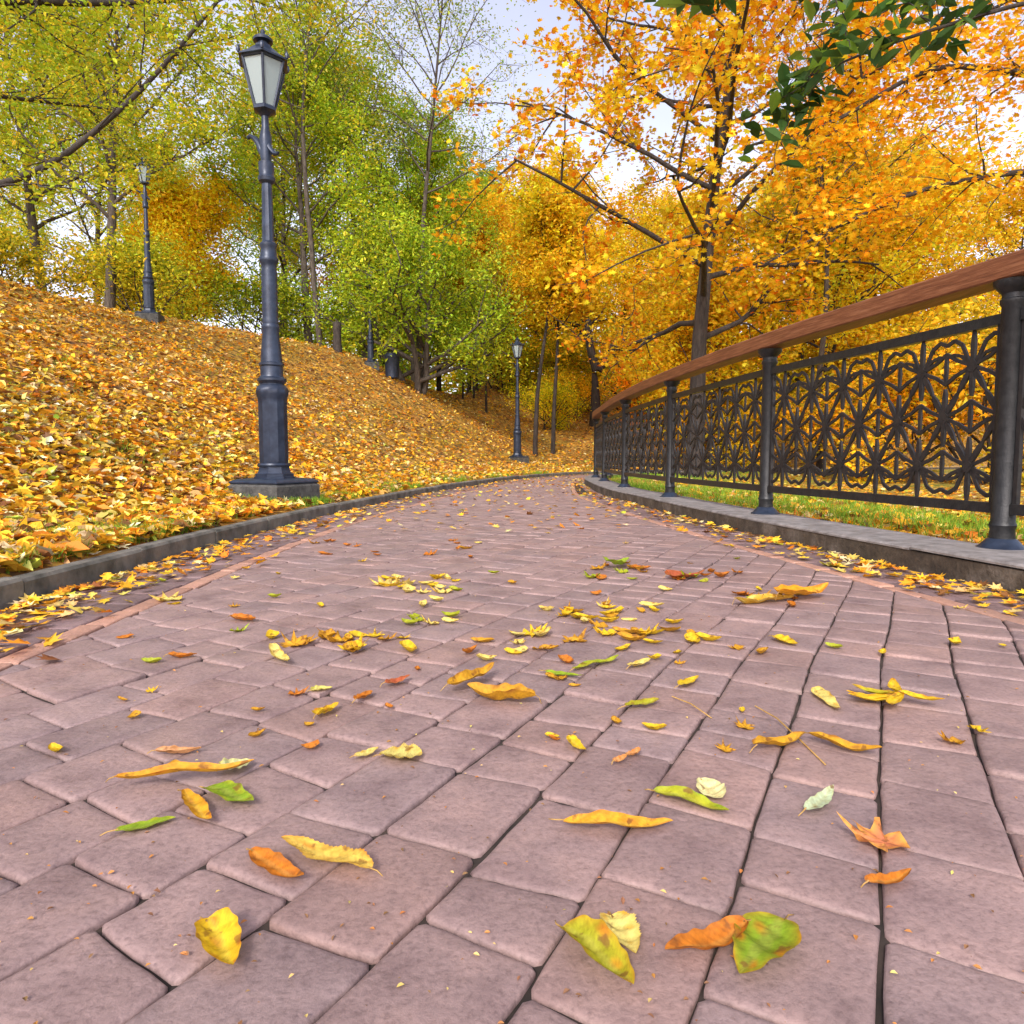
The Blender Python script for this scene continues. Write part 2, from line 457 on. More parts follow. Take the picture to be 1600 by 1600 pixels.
SL, SR = .47, .40       # width of the gutter strips beside the kerb / wall
def inner_l(y): return float(xk(LK, y)) + SL
def inner_r(y): return float(xk(RK, y)) - SR * (1 if y < 9 else max(.35, 1 - (y - 9) * .09))
ang = R(61.5); ux, uy = math.cos(ang), math.sin(ang); vx, vy = -uy, ux
def pcol():
    k = rnd.random(); g = rnd.uniform(.92, 1.07)
    base = (.298, .212, .198) if k < .6 else ((.284, .209, .200) if k < .85 else (.305, .209, .188))
    return tuple(c * g for c in base)
yend = 22.5; CW = .150
ncs = int(60 / CW)
for ci in range(-ncs, ncs):
    off = ci * CW; s = -6 + rnd.random() * .2; w0 = rnd.uniform(-.004, .004)
    jn = 0.0
    while s < 30:
        ln = rnd.choice([.115, .15, .15, .205, .205]) * rnd.uniform(.96, 1.04)
        mx_, my_ = ux * (s + ln / 2) + vx * (off + CW / 2), uy * (s + ln / 2) + vy * (off + CW / 2)
        if my_ < -.35 or my_ > yend or mx_ < inner_l(my_) - .2 or mx_ > inner_r(my_) + .2: s += ln; jn = 0.0; continue
        j2 = jn; jn = j1 = rnd.uniform(-.014, .014)
        q = [(s, off), (s + ln, off), (s + ln + j1, off + CW), (s + j2, off + CW)]
        poly = [(ux * a + vx * b_, uy * a + vy * b_) for a, b_ in q]
        poly = [(x_ + .012 * math.sin(2.3 * y_ + 1.1 * x_) + .003 * math.sin(9 * y_ + 2), y_ + .010 * math.sin(2.9 * x_ + .6 * y_) + .004 * math.sin(8 * x_)) for x_, y_ in poly]
        # clip against the two border strips
        for f, sg in ((inner_l, 1), (inner_r, -1)):
            e = .15; p0 = (f(my_), my_); sl = (f(my_ + e) - f(my_ - e)) / (2 * e); L = math.hypot(1, sl)
            poly = clip_half(poly, p0, (sg / L, -sg * sl / L), .002)
        if len(poly) >= 3 and area(poly) > .001: paver(poly, pcol(), near=my_ < 5, gap=rnd.uniform(.0012, .0033))
        s += ln
# border strips (salmon bricks) and gutter setts
def strip(f, a0, a1, ln0, colf, y1):
    y = -.3
    while y < y1:
        ln = ln0 * rnd.uniform(.93, 1.07)
        poly = [(f(y) + a0, y), (f(y) + a1, y), (f(y + ln) + a1, y + ln), (f(y + ln) + a0, y + ln)]
        paver(poly, colf(), near=y < 4, gap=.003); y += ln
def salmon():
    g = rnd.uniform(.8, 1.1); return (.45 * g, .26 * g, .19 * g)
def gut():
    g = rnd.uniform(.75, 1.1); return (.23 * g, .16 * g, .16 * g)
strip(inner_l, -.075, 0, .2, salmon, 20.5); strip(inner_r, 0, .07, .2, salmon, 22)
for a in (.0, .13, .26):
    strip(lambda y: float(xk(LK, y)) + .005, a, min(a + .13, SL - .08), .18, gut, 21.5)
strip(lambda y: float(xk(RK, y)), -.13, -.004, .18, gut, 22); strip(lambda y: float(xk(RK, y)), -.26, -.13, .18, gut, 9.5)
strip(lambda y: float(xk(RK, y)), -.33, -.26, .18, gut, 9)
tag(PB.build('path', M['paver'], usecol=True, auto=50), kind='structure')

# ------------------------------------------------------------------ left kerb (stones 1 m long, in one run)
def sweep(cv, prof, name, mat, gaps=0, jitter=0.0, side=1, ymax=99, ztop=None):
    """prof: list of (offset outward, z); cv swept stone by stone"""
    mb = MB(); nn = curve_normals(cv) * side
    s = np.concatenate([[0], np.cumsum(np.linalg.norm(np.diff(cv, axis=0), axis=1))])
    L = s[-1]; q = 0
    while q < L:
        ln = gaps if gaps else L
        e = min(q + ln, L); ns = max(2, int((e - q) / .25) + 1); ss = np.linspace(q + (.004 if gaps else 0), e - (.004 if gaps else 0), ns)
        dz = rnd.gauss(0, jitter); do = rnd.gauss(0, jitter); vs = []; fs = []
        ylast = 0
        for t in ss:
            x, y = np.interp(t, s, cv[:, 0]), np.interp(t, s, cv[:, 1]); nx, ny = np.interp(t, s, nn[:, 0]), np.interp(t, s, nn[:, 1]); ylast = y
            for o_, z in prof: vs.append((x + nx * (o_ + do), y + ny * (o_ + do), z + (dz if z > 0 else 0)))
        m = len(prof)
        for i in range(ns - 1):
            for j in range(m):
                a = i * m + j; b_ = i * m + (j + 1) % m
                fs.append((a, b_, b_ + m, a + m))
        fs.append(tuple(range(m))); fs.append(tuple(range((ns - 1) * m, ns * m)))
        mb.add(vs, fs); q = e
        if ylast > ymax: break
    return mb
k_ = sweep(LK, [(-.002, -.10), (-.002, .068), (.008, .080), (.062, .082), (.070, .074), (.070, -.10)], 'kerb', M['kerb'], .8, .004, 1, 26).build('kerb', M['kerb'])
tag(k_, kind='structure')

# ------------------------------------------------------------------ low wall and railing on the right
wall = empty('low_wall', (1.4, 6.5, 0))
tag(wall, 'low weathered concrete wall with pale stone coping running under the iron railing', 'wall')
o = sweep(RK, [(0.0, -.1), (-.004, .088), (.36, .088), (.36, -.4)], 'footing', M['wall'], 0, 0, -1, 26).build('footing', M['wall']); o.parent = wall; o.matrix_parent_inverse = Matrix.Translation((-1.4, -6.5, 0))
o = sweep(RK, [(-.008, .090), (-.008, .098), (.002, .106), (.365, .108), (.372, .10), (.370, .090)], 'coping', M['coping'], 1.2, .002, -1, 26).build('coping', M['coping']); o.parent = wall; o.matrix_parent_inverse = Matrix.Translation((-1.4, -6.5, 0))

POSTS = [(2.47, 1.15), (2.10, 3.0), (1.77, 4.9), (1.56, 6.95), (1.47, 9.2), (1.52, 11.6), (1.63, 13.7), (2.15, 15.7), (3.25, 17.5)]
railing = empty('railing', (1.77, 4.9, .105))
tag(railing, 'black iron railing with star lattice panels and brown wooden handrail curving along the path', 'railing')
RINV = Matrix.Translation((-1.77, -4.9, -.105))
def rail_part(mb, name, mat, par=railing, **k):
    o = mb.build(name, mat, **k); o.parent = par; o.matrix_parent_inverse = RINV; return o
# handrail
PC = catmull(POSTS, .2); nn = curve_normals(PC); mb = MB()
prof = [(-.070, 1.235), (-.076, 1.241), (-.076, 1.325), (-.068, 1.333), (.068, 1.333), (.076, 1.325), (.076, 1.241), (.070, 1.235)]
vs = []; fs = []; m_ = len(prof)
for (x, y), (nx, ny) in zip(PC, nn):
    for o_, z in prof: vs.append((x + nx * o_, y + ny * o_, z))
for i in range(len(PC) - 1):
    for j in range(m_):
        a = i * m_ + j; b_ = i * m_ + (j + 1) % m_; fs.append((a, b_, b_ + m_, a + m_))
fs += [tuple(range(m_)), tuple(range((len(PC) - 1) * m_, len(PC) * m_))]
mb.add(vs, fs); rail_part(mb, 'handrail', M['wood'], auto=35)
for (x, y) in POSTS:
    p = MB(); p.lathe([(.13, .052), (.19, .046), (.21, .052), (.225, .046), (1.13, .046), (1.14, .053), (1.155, .053), (1.16, .047), (1.18, .047)], 18, (x, y, 0))
    po = rail_part(p, 'post', M['iron_dark'], auto=35)
    f = MB(); f.lathe([(.102, .098), (.112, .098), (.118, .085), (.135, .07), (.15, .056), (.155, .0465)], 18, (x, y, 0))
    f.parent = None; fo = f.build('foot', M['iron'], auto=35); fo.parent = po; 
    cpm = MB(); cpm.lathe([(1.18, .048), (1.20, .066), (1.215, .078), (1.234, .08)], 18, (x, y, 0))
    co = cpm.build('cap', M['iron_dark'], auto=35); co.parent = po
    for q in (fo, co): q.matrix_parent_inverse = Matrix.Identity(4)

def bar2(mb, T, a, b_, w_, th=.014):
    """flat bar between two panel points (s,z)"""
    dx, dz = b_[0] - a[0], b_[1] - a[1]; L = math.hypot(dx, dz)
    if L < 1e-4: return
    nx, nz = -dz / L * w_ / 2, dx / L * w_ / 2; h = th / 2
    c4 = [(a[0] + nx, a[1] + nz), (b_[0] + nx, b_[1] + nz), (b_[0] - nx, b_[1] - nz), (a[0] - nx, a[1] - nz)]
    vs = [T(s, z, -h) for s, z in c4] + [T(s, z, h) for s, z in c4]
    mb.add(vs, [(0, 1, 2, 3), (7, 6, 5, 4), (0, 4, 5, 1), (1, 5, 6, 2), (2, 6, 7, 3), (3, 7, 4, 0)])
def curve2(mb, T, pts, w_, th):
    for a, b_ in zip(pts, pts[1:]): bar2(mb, T, a, b_, w_, th)
def lens2(mb, T, a, b_, w_, th):
    """bar that swells in the middle, like a cast leaf"""
    dx, dz = b_[0] - a[0], b_[1] - a[1]; L = math.hypot(dx, dz); nx, nz = -dz / L, dx / L; h = th / 2
    prof = [(0, .45), (.25, .8), (.55, 1), (.8, .8), (1, .3)]
    up_ = [(a[0] + dx * t + nx * w_ / 2 * k, a[1] + dz * t + nz * w_ / 2 * k) for t, k in prof]
    dn_ = [(a[0] + dx * t - nx * w_ / 2 * k, a[1] + dz * t - nz * w_ / 2 * k) for t, k in prof]
    pl = up_ + dn_[::-1]; n_ = len(pl)
    vs = [T(s_, z_, -h) for s_, z_ in pl] + [T(s_, z_, h) for s_, z_ in pl]
    mb.add(vs, [tuple(range(n_)), tuple(range(2 * n_ - 1, n_ - 1, -1))] + [(i, i + n_, (i + 1) % n_ + n_, (i + 1) % n_) for i in range(n_)])
ZB, ZT = .28, 1.085
for (x0, y0), (x1, y1) in zip(POSTS, POSTS[1:]):
    L = math.hypot(x1 - x0, y1 - y0); ux_, uy_ = (x1 - x0) / L, (y1 - y0) / L
    def T(s, z, n_): return (x0 + ux_ * s - uy_ * n_, y0 + uy_ * s + ux_ * n_, z)
    pf = MB(); g = .046
    for z, hh in ((ZT, .045), (ZB, .045)):
        pf_ = [(g, z), (L - g, z)]; bar2(pf, T, pf_[0], pf_[1], hh, .036)
    far = rail_part(pf, 'panel_frame', M['iron_dark'])
    lt = MB(); nper = 6; pw = (L - 2 * g) / nper
    z1, z2, z3 = ZB + (ZT - ZB) * .22, (ZB + ZT) / 2, ZT - (ZT - ZB) * .22
    zb, zt = ZB + .022, ZT - .022
    def inside(p): return g <= p[0] <= L - g and zb - .001 <= p[1] <= zt + .001
    W = .020; TH = [.012, .015, .010]
    rows = [(z1, .5), (z2, 0), (z3, .5)]
    for ri, (z, o0) in enumerate(rows):
        for i in range(-1, nper + 2):
            c = (g + (i + o0) * pw, z)
            if not g - .01 <= c[0] <= L - g + .01: continue
            # hub
            for a in range(4):
                u_, v_ = math.cos(a * math.pi / 4) * .026, math.sin(a * math.pi / 4) * .026
                if inside((c[0] - abs(u_), c[1])) and inside((c[0] + abs(u_), c[1])): bar2(lt, T, (c[0] - u_, c[1] - v_), (c[0] + u_, c[1] + v_), .024, .016 + a * .0008)
            # diagonal spokes, leaf shaped, to the neighbouring rows
            for sx in (-1, 1):
                for tz in ((z2,) if z != z2 else (z1, z3)):
                    e = (c[0] + sx * pw / 2, tz)
                    if inside(e): lens2(lt, T, c, ((c[0] + e[0]) / 2, (c[1] + e[1]) / 2), .027, .012 + .0006 * sx)
            # vertical spikes
            for sg in (-1, 1):
                zz = c[1] + sg * .135
                if (z == z3 and sg > 0): zz = zt
                if (z == z1 and sg < 0): zz = zb
                if inside((c[0], min(max(zz, zb), zt))): lens2(lt, T, c, (c[0], zz), .024, .0146)
            # side petals: two arcs meeting half way to the next hub of the row
            for sx in (-1, 1):
                m_c = (c[0] + sx * pw / 2, c[1])
                if not inside(m_c): continue
                for sg in (-1, 1):
                    arc = [(c[0], c[1]), (c[0] + sx * pw * .30, c[1] + sg * .034), (m_c[0], c[1] + sg * .070)]
                    if all(inside(q) for q in arc): curve2(lt, T, arc, .016, .0104)
                if sx > 0: lens2(lt, T, (m_c[0], c[1] - .070), (m_c[0], c[1] + .070), .020, .0112)
            # arches to the top and bottom bars
            if z != z2:
                sg = 1 if z == z3 else -1; ze = zt if sg > 0 else zb; dzz = abs(ze - z)
                for sx in (-1, 1):
                    for kk, ww in ((.82, .017), (.40, .014)):
                        arc = [(c[0] + sx * (pw / 2) * t, z + sg * dzz * kk * f_) for t, f_ in ((.1, .05), (.42, .80), (.72, 1.0), (1, .86))]
                        if all(inside(q) for q in arc): curve2(lt, T, arc, ww, .0098)
    # side stiles
    for s in (g + .012, L - g - .012): bar2(lt, T, (s, zb), (s, zt), .02, .02)
    lo = lt.build('lattice', M['iron_rust']); lo.parent = far; lo.matrix_parent_inverse = Matrix.Identity(4)

# ------------------------------------------------------------------ street lamps
def make_lamp():
    t = empty('street_lamp')
    p = MB(); p.box((0, 0, .0), (.60, .60, .36), bev=.02); p.build('plinth', M['stone'], t)
    p = MB(); p.box((0, 0, .195), (.585, .585, .03), bev=.010); p.lathe([(.208, .40), (.225, .36), (.235, .26)], 4, rot=R(45))
    p.build('plinth_plate', M['iron'], t)
    p = MB()
    p.lathe([(.222, .205), (.245, .205), (.25, .19), (.275, .19), (.28, .168), (.30, .158), (.33, .150), (.345, .150)], 8, rot=R(22.5))
    p.lathe([(.345, .152), (.36, .158), (.375, .152), (.38, .14)], 24)
    p.build('base', M['iron'], t, auto=30)
    p = MB()
    p.lathe([(.38, .134), (.42, .138), (.95, .136), (1.0, .140), (1.03, .152), (1.07, .155), (1.10, .145), (1.13, .115), (1.145, .115)], 12)
    p.build('pedestal', M['iron'], t, auto=28)
    p = MB()
    p.lathe([(1.14, .118), (1.165, .136), (1.185, .136), (1.2, .112), (1.22, .105), (1.30, .105), (1.31, .118), (1.33, .118), (1.34, .10), (1.42, .095), (1.62, .076), (1.66, .082), (1.68, .085), (1.70, .075)], 24)
    p.build('collar', M['iron'], t, auto=35)
    p = MB()
    prof = [(1.70, .072)]
    for k in range(9): z = 1.74 + k * .055; prof += [(z, .076), (z + .028, .069)]
    prof += [(2.26, .072), (2.28, .086), (2.31, .088), (2.33, .078), (2.40, .07), (2.42, .078), (2.45, .078), (2.47, .055)]
    p.lathe(prof, 24); 
    p.build('ornamented_shaft', M['iron'], t, auto=35)
    p = MB(); p.lathe([(2.47, .056), (2.95, .048), (3.0, .046)], 20, flute=.07)
    p.lathe([(3.0, .05), (3.02, .074), (3.05, .08), (3.08, .066), (3.12, .07), (3.19, .07), (3.2, .045), (3.22, .045)], 24)
    p.build('shaft', M['iron'], t, auto=35)
    p = MB()      # scrolled ladder rest
    p.lathe([(3.2, .045), (3.25, .052), (3.33, .05), (3.40, .058), (3.45, .05), (3.5, .035), (3.62, .032)], 20)
    p.tube([(-.02, 0, 3.24), (-.06, 0, 3.32), (-.09, 0, 3.39), (-.14, 0, 3.44), (-.19, 0, 3.47), (-.215, 0, 3.455)], [.03, .032, .03, .024, .018, .02], 8)
    p.tube([(.02, 0, 3.36), (.06, 0, 3.30), (.10, 0, 3.26), (.135, 0, 3.25), (.15, 0, 3.27)], [.03, .026, .022, .018, .012], 8)
    p.build('scroll_bracket', M['iron'], t, auto=45)
    # lantern
    lan = MB(); n6 = 6; r0, r1, z0, z1 = .095, .205, 3.68, 4.08
    lan.lathe([(3.61, .04), (3.64, .07), (3.655, .11), (3.68, .112), (3.685, .09)], 6, rot=R(10))
    def cor(k, r, z): a = R(10) + k * math.pi / 3; return (r * math.cos(a), r * math.sin(a), z)
    for k in range(6): lan.tube([cor(k, r0, z0), cor(k, r1, z1)], [.012, .013], 6)
    for k in range(6):
        lan.tube([cor(k, r1, z1), cor(k + 1, r1, z1)], [.015, .015], 6); lan.tube([cor(k, r0, z0), cor(k + 1, r0, z0)], [.013, .013], 6)
    lo = lan.build('lantern_frame', M['iron'], t, auto=40)
    for k in range(6):
        g = MB(); h = .003
        q = [cor(k, r0 - .004, z0), cor(k + 1, r0 - .004, z0), cor(k + 1, r1 - .004, z1), cor(k, r1 - .004, z1)]
        qi = [cor(k, r0 - .010, z0), cor(k + 1, r0 - .010, z0), cor(k + 1, r1 - .010, z1), cor(k, r1 - .010, z1)]
        g.add(q + qi, [(0, 1, 2, 3), (7, 6, 5, 4), (0, 4, 5, 1), (2, 6, 7, 3), (1, 5, 6, 2), (3, 7, 4, 0)]); g.build('glass_pane', M['glass'], lo)
    p = MB()
    p.lathe([(4.075, .20), (4.085, .245), (4.10, .245), (4.125, .20), (4.16, .15), (4.20, .105), (4.225, .075), (4.24, .072), (4.245, .05)], 6, rot=R(10))
    p.lathe([(4.24, .05), (4.265, .05), (4.275, .088), (4.295, .09), (4.32, .06), (4.335, .03), (4.35, .018), (4.37, .022), (4.385, .012)], 20)
    for k in range(6):
        c_ = cor(k, .243, 4.10); p.lathe([(-.005, .012), (.02, .02), (.045, .014), (.06, .004)], 8, c_)
    p.build('lantern_roof', M['iron'], t, auto=35)
    return t
lamp = make_lamp()
G = 'street lamps along the bank'
LAMPS = [(-2.09, 6.2, -24, .905, 'nearest tall iron street lamp on a square plinth beside the left kerb', None),
         (-9.9, 19.6, 10, 1.0, 'blue-grey street lamp high on the bank at the far left, top among yellow leaves', None),
         (.19, 25.0, 35, 1.0, 'slim far street lamp standing in leaves where the path bends, beside two thin trunks', None),
         (-5.2, 26.3, 20, .86, 'street lamp with lantern hidden in foliage, beside the green round tree', None),
         (-11.8, 45.0, 0, 1.0, 'small distant pale street lamp behind the brow of the bank, right of a dark trunk', None)]
for i, (x, y, rz, s, lab, _) in enumerate(LAMPS):
    o = lamp if i == 0 else copy_tree(lamp)
    z = terr(x, y)
    o.location = (x, y, z - (.02 if i == 0 else .05)); o.rotation_euler = (0, 0, R(rz)); o.scale = (s, s, s)
    tag(o, lab, 'street lamp', G)

# litter bin and bollard on the brow
bn = empty('litter_bin', (-4.42, 26.3, terr(-4.42, 26.3)))
tag(bn, 'small dark blue litter bin on the brow left of the green round tree', 'litter bin')
p = MB(); p.lathe([(0, .22), (.04, .25), (.75, .27), (.78, .285), (.80, .285)], 18); p.build('body', M['iron'], bn, auto=30)
p = MB(); p.lathe([(.80, .285), (.90, .25), (.98, .14), (1.0, .03)], 18); p.build('lid', M['iron'], bn, auto=30)
st = MB(); st.lathe([(-.2, .26), (0, .22), (.5, .19), (1.0, .18), (1.3, .19), (1.36, .10)], 9)
so = st.build('tree_stump', M['bark_dark'], auto=60); so.location = (-6.35, 26, terr(-6.35, 26)); so.scale = (.8, .8, .8)
tag(so, 'short black dead stump standing between the dark trunk and the plinth lamp', 'stump')

# ------------------------------------------------------------------ leaf instancing
def T_leaf(fold=.18):      # pointed leaf, folded on the midrib
    return np.array([(0, -.5, 0), (.26, -.12, fold), (.22, .2, fold * .7), (0, .5, -.05), (-.22, .2, fold * .7), (-.26, -.12, fold)]), [(0, 1, 2, 3), (0, 3, 4, 5)]
def T_maple():
    v = [(0, -.42, 0)]; prof = [(.42, -50), (.22, -28), (.5, -8), (.24, 22), (.52, 45), (.24, 68), (.6, 90), (.24, 112), (.52, 135), (.24, 158), (.5, 188), (.22, 208), (.42, 230)]
    for r, a in prof: v.append((r * math.cos(R(a)), r * math.sin(R(a)), .1 * abs(math.cos(R(a))) * r * 2))
    n_ = len(prof)
    return np.array(v), [(0, i, i + 1) for i in range(1, n_)]
def T_blade():
    return np.array([(-.03, 0, 0), (.03, 0, 0), (.02, .12, .5), (0, .35, 1.0)]), [(0, 1, 2, 3)]

def quat_rand(n_, up=None):
    q = rg.normal(size=(n_, 4)); q /= np.linalg.norm(q, axis=1)[:, None]; w_, x, y, z = q.T
    return np.stack([np.stack([1 - 2 * (y * y + z * z), 2 * (x * y - w_ * z), 2 * (x * z + w_ * y)], -1),
                     np.stack([2 * (x * y + w_ * z), 1 - 2 * (x * x + z * z), 2 * (y * z - w_ * x)], -1),
                     np.stack([2 * (x * z - w_ * y), 2 * (y * z + w_ * x), 1 - 2 * (x * x + y * y)], -1)], 1)
def rot_tilt(n_, tilt):
    """random yaw, tilt gaussian about random horizontal axis"""
    yaw = rg.uniform(0, 2 * math.pi, n_); ax = rg.uniform(0, 2 * math.pi, n_); t = rg.normal(0, tilt, n_)
    cy, sy = np.cos(yaw), np.sin(yaw); Z0 = np.zeros(n_); O = np.ones(n_)
    Rz = np.stack([np.stack([cy, -sy, Z0], -1), np.stack([sy, cy, Z0], -1), np.stack([Z0, Z0, O], -1)], 1)
    kx, ky = np.cos(ax), np.sin(ax); c, s = np.cos(t), np.sin(t); v = 1 - c
    Rt = np.stack([np.stack([c + kx * kx * v, kx * ky * v, ky * s], -1), np.stack([kx * ky * v, c + ky * ky * v, -kx * s], -1), np.stack([-ky * s, kx * s, c], -1)], 1)
    return Rt @ Rz
def instances(name, tmpl, pos, rot, scale, cols, mat, parent=None):
    tv, tf = tmpl; n_ = len(pos); m_ = len(tv)
    V = np.einsum('nij,mj->nmi', rot, tv) * scale[:, None, None] + pos[:, None]
    loops1 = np.array([i for f in tf for i in f]); lens = np.array([len(f) for f in tf])
    loops = (loops1[None] + (np.arange(n_) * m_)[:, None]).ravel()
    starts = np.concatenate([[0], np.cumsum(np.tile(lens, n_))[:-1]])
    return mesh_np(name, V.reshape(-1, 3), loops, starts, mat, parent, np.repeat(cols, m_, 0))
def palette(n_, cols, wts, jit=.18):
    c = np.array(cols)[rg.choice(len(cols), n_, p=np.array(wts) / sum(wts))]
    return np.clip(c * rg.uniform(1 - jit, 1 + jit, (n_, 1)) * rg.uniform(.9, 1.1, (n_, 3)), 0, .95)

# ------------------------------------------------------------------ trees
def unit(v): return v / max(1e-9, np.linalg.norm(v))
def skeleton(seed, H, r0, first, spread, nl1=16, nl2=5, nl3=4, lean=(0, 0), up=.45, profile='round', fork=None, stems=1, twig=.9):
    q = np.random.default_rng(seed); mb = MB(); tips = []
    def path(p, d, L, ra, rb, ns, wob, lift=0.0, sides=5):
        pts = [p.copy()]; rs = [ra]
        for i in range(ns):
            d = unit(d + q.normal(0, wob, 3) + np.array([0, 0, lift])); p = p + d * L / ns
            pts.append(p.copy()); rs.append(ra + (rb - ra) * (i + 1) / ns)
        mb.tube(pts, rs, sides, cap=False); return pts, d
    for s in range(stems):
        a = q.uniform(0, 6.28); base = np.array([.0, 0, -.3]) + (np.array([math.cos(a), math.sin(a), 0]) * .25 if stems > 1 else 0)
        d = unit(np.array([lean[0], lean[1], 1.0]) + (np.array([math.cos(a), math.sin(a), 0]) * .35 if stems > 1 else 0))
        pts, _ = path(base, d, H, r0 * (1 if stems == 1 else .6), r0 * .12, 12, .035 if stems == 1 else .09, 0.03, 9)
        # root flare
        n1 = nl1 // stems
        for k in range(n1):
            t = first + (1 - first) * ((k + q.uniform(0, .8)) / n1) ** .9
            f = min(t, .999) * 12; i = int(f); p0 = pts[i] * (1 - (f - i)) + pts[min(i + 1, 12)] * (f - i)
            az = k * 2.4 + q.uniform(-.5, .5)
            tt = (t - first) / (1 - first)
            if profile == 'round': ln = spread * (.55 + .9 * math.sin(math.pi * min(.95, tt * .8 + .2))) * .72
            elif profile == 'cone': ln = spread * (1.05 - .8 * tt)
            else: ln = spread * (.6 + .5 * tt)
            ln *= q.uniform(.75, 1.2)
            el = up + .5 * tt
            d1 = np.array([math.cos(az) * math.cos(el), math.sin(az) * math.cos(el), math.sin(el)])
            rr = r0 * (1 - .85 * t) * .42 + .010
            p1, d_ = path(p0, d1, ln, rr, rr * .3, 6, .12, .04, 6)
            for j in range(nl2):
                f2 = q.uniform(.3, 1) * 6; i2 = min(int(f2), 5); pp = p1[i2] + (p1[i2 + 1] - p1[i2]) * (f2 - i2)
                dd = unit(unit(p1[i2 + 1] - p1[i2]) * .6 + q.normal(0, .55, 3) + np.array([0, 0, .12]))
                p2, _ = path(pp, dd, ln * q.uniform(.28, .5), rr * .35, rr * .12, 4, .18, .02, 4)
                for m_ in range(nl3):
                    i3 = q.integers(1, 5); d3 = unit(q.normal(0, .7, 3) + unit(p2[i3] - p2[i3 - 1]) * .5)
                    p3, _ = path(p2[i3], d3, twig * q.uniform(.5, 1.1), rr * .12 + .003, .003, 2, .2, -.05, 3)
                    tips += p3[1:]; tips.append(p2[i3])
            tips.append(p1[-1])
    return mb, np.array(tips)

def make_tree(name, seed, H, r0, first, spread, nleaf, lsize, cols, wts, bark='bark', sigma=.22, tmpl=None, tilt=.9, crown='crown', mat='leaf', **kw):
    mb, tips = skeleton(seed, H, r0, first, spread, **kw)
    t = empty(name)
    mb.build('trunk', M[bark], t, smooth=True)
    idx = rg.choice(len(tips), nleaf); pos = tips[idx] + rg.normal(0, sigma, (nleaf, 3))
    # colour goes by bough: one clump yellower, the next more orange
    clump = (np.sin(pos[:, 0] * 1.3 + seed) + np.sin(pos[:, 1] * 1.1 + 2 * seed) + np.sin(pos[:, 2] * 1.7)) / 3
    c = palette(nleaf, cols, wts, .22)
    c = c * (1 + np.stack([.16 * clump, .02 * clump, clump * 0], 1))
    instances(crown, tmpl or T_leaf(), pos, rot_tilt(nleaf, tilt), lsize * rg.uniform(.6, 1.25, nleaf), np.clip(c, 0, .9), M[mat], t)
    return t

ORANGE = [(.92, .48, .015), (.93, .58, .02), (.90, .36, .012), (.92, .68, .035)]; OW = [4, 4, 1.6, 2]
YELLOW = [(.90, .62, .015), (.92, .70, .03), (.90, .50, .015), (.66, .66, .03)]; YW = [4, 3, 2, 1.6]
YGREEN = [(.44, .58, .025), (.58, .62, .03), (.32, .48, .03), (.78, .62, .03)]; YGW = [4, 3, 2.4, 1.6]
GREEN = [(.42, .56, .025), (.56, .64, .04), (.24, .36, .025), (.72, .68, .04)]; GW = [4, 3, 2.4, 1.2]
DGREEN = [(.05, .12, .03), (.08, .17, .04), (.10, .20, .03)]; DW = [3, 3, 1]

def put(o, x, y, rz=0, s=1.0, label=None, cat='tree', group=None, z=None, color=None):
    o.location = (x, y, (terr(x, y) if z is None else z)); o.rotation_euler = (0, 0, rz); o.scale = (s, s, s)
    tag(o, label, cat, group)
    if color:
        for ch in o.children: ch.color = (*color, 1)
    return o
def clone(src, *a, **k):
    return put(copy_tree(src), *a, **k)
GT = 'trees of the autumn park'
# main maple behind the railing
maple = make_tree('maple_tree', 11, 15.5, .22, .24, 5.8, 31000, .15, ORANGE + [(.80, .24, .01)] + YELLOW[:2], OW + [1.6, 2, 2], 'bark_dark', .13, T_maple(), nl1=34, nl2=6, nl3=5, up=.25)
put(maple, 4.35, 17.0, 0, 1, 'tall orange maple with dark straight trunk rising behind the wooden handrail', group=GT, z=-.2)
# forked tree beyond the path
# slim pair
slim = make_tree('slim_tree', 31, 10.5, .11, .50, 2.8, 15000, .17, YELLOW, YW, 'bark_dark', .16, nl1=16, nl2=5, nl3=4, up=.55)
put(slim, .95, 29, 0, 1, 'left of two slim dark trunks with yellow leaves right of the far lamp', group=GT)
clone(slim, 1.75, 30.2, 4.2, .95, 'right of two slim dark trunks with yellow leaves right of the far lamp', group=GT, color=(1.0, .9, .9))
# round green tree
gr = make_tree('round_green_tree', 41, 4.0, .22, .10, 3.9, 23000, .14, GREEN, GW, 'bark', .16, nl1=26, nl2=7, nl3=5, stems=4, up=.35, twig=.8)
put(gr, -3.75, 27.5, 0, 1.08, 'low round bright green tree with several stems on the brow of the bank', group=GT)
# yellow-green tall trees, left
yg = make_tree('tall_yellow_green_tree', 53, 12, .19, .30, 4.4, 24000, .145, YGREEN, YGW, 'bark', .18, nl1=22, nl2=6, nl3=4, up=.5)
put(yg, -8.5, 30, .3, 1, 'tall yellow-green tree with brown trunk left of the small pale lamp', group=GT)
clone(yg, -7.2, 35, 2.1, 1.05, 'tall yellow-green tree showing thin bare limbs right of the nearest lamp', group=GT, color=(1.05, 1, 1))
clone(yg, -13.5, 24, 4.0, 1.0, 'tall olive tree behind the far left lamp', group=GT, color=(1.1, 1, 1))
clone(yg, -17.5, 27, 1.2, 1.15, 'tall olive tree at the left edge behind the bank', group=GT, color=(1.1, 1, 1))
clone(yg, -4.6, 33.5, 5.2, .9, 'yellow-green tree directly above and behind the round green tree', group=GT, color=(.95, 1, 1))
clone(yg, -11.5, 36, 5.9, 1.15, 'yellow-green tree behind the lantern of the nearest lamp', group=GT, color=(1.1, 1, 1))
clone(yg, -20.5, 20, 2.5, .95, 'olive tree in the left margin on the bank', group=GT)
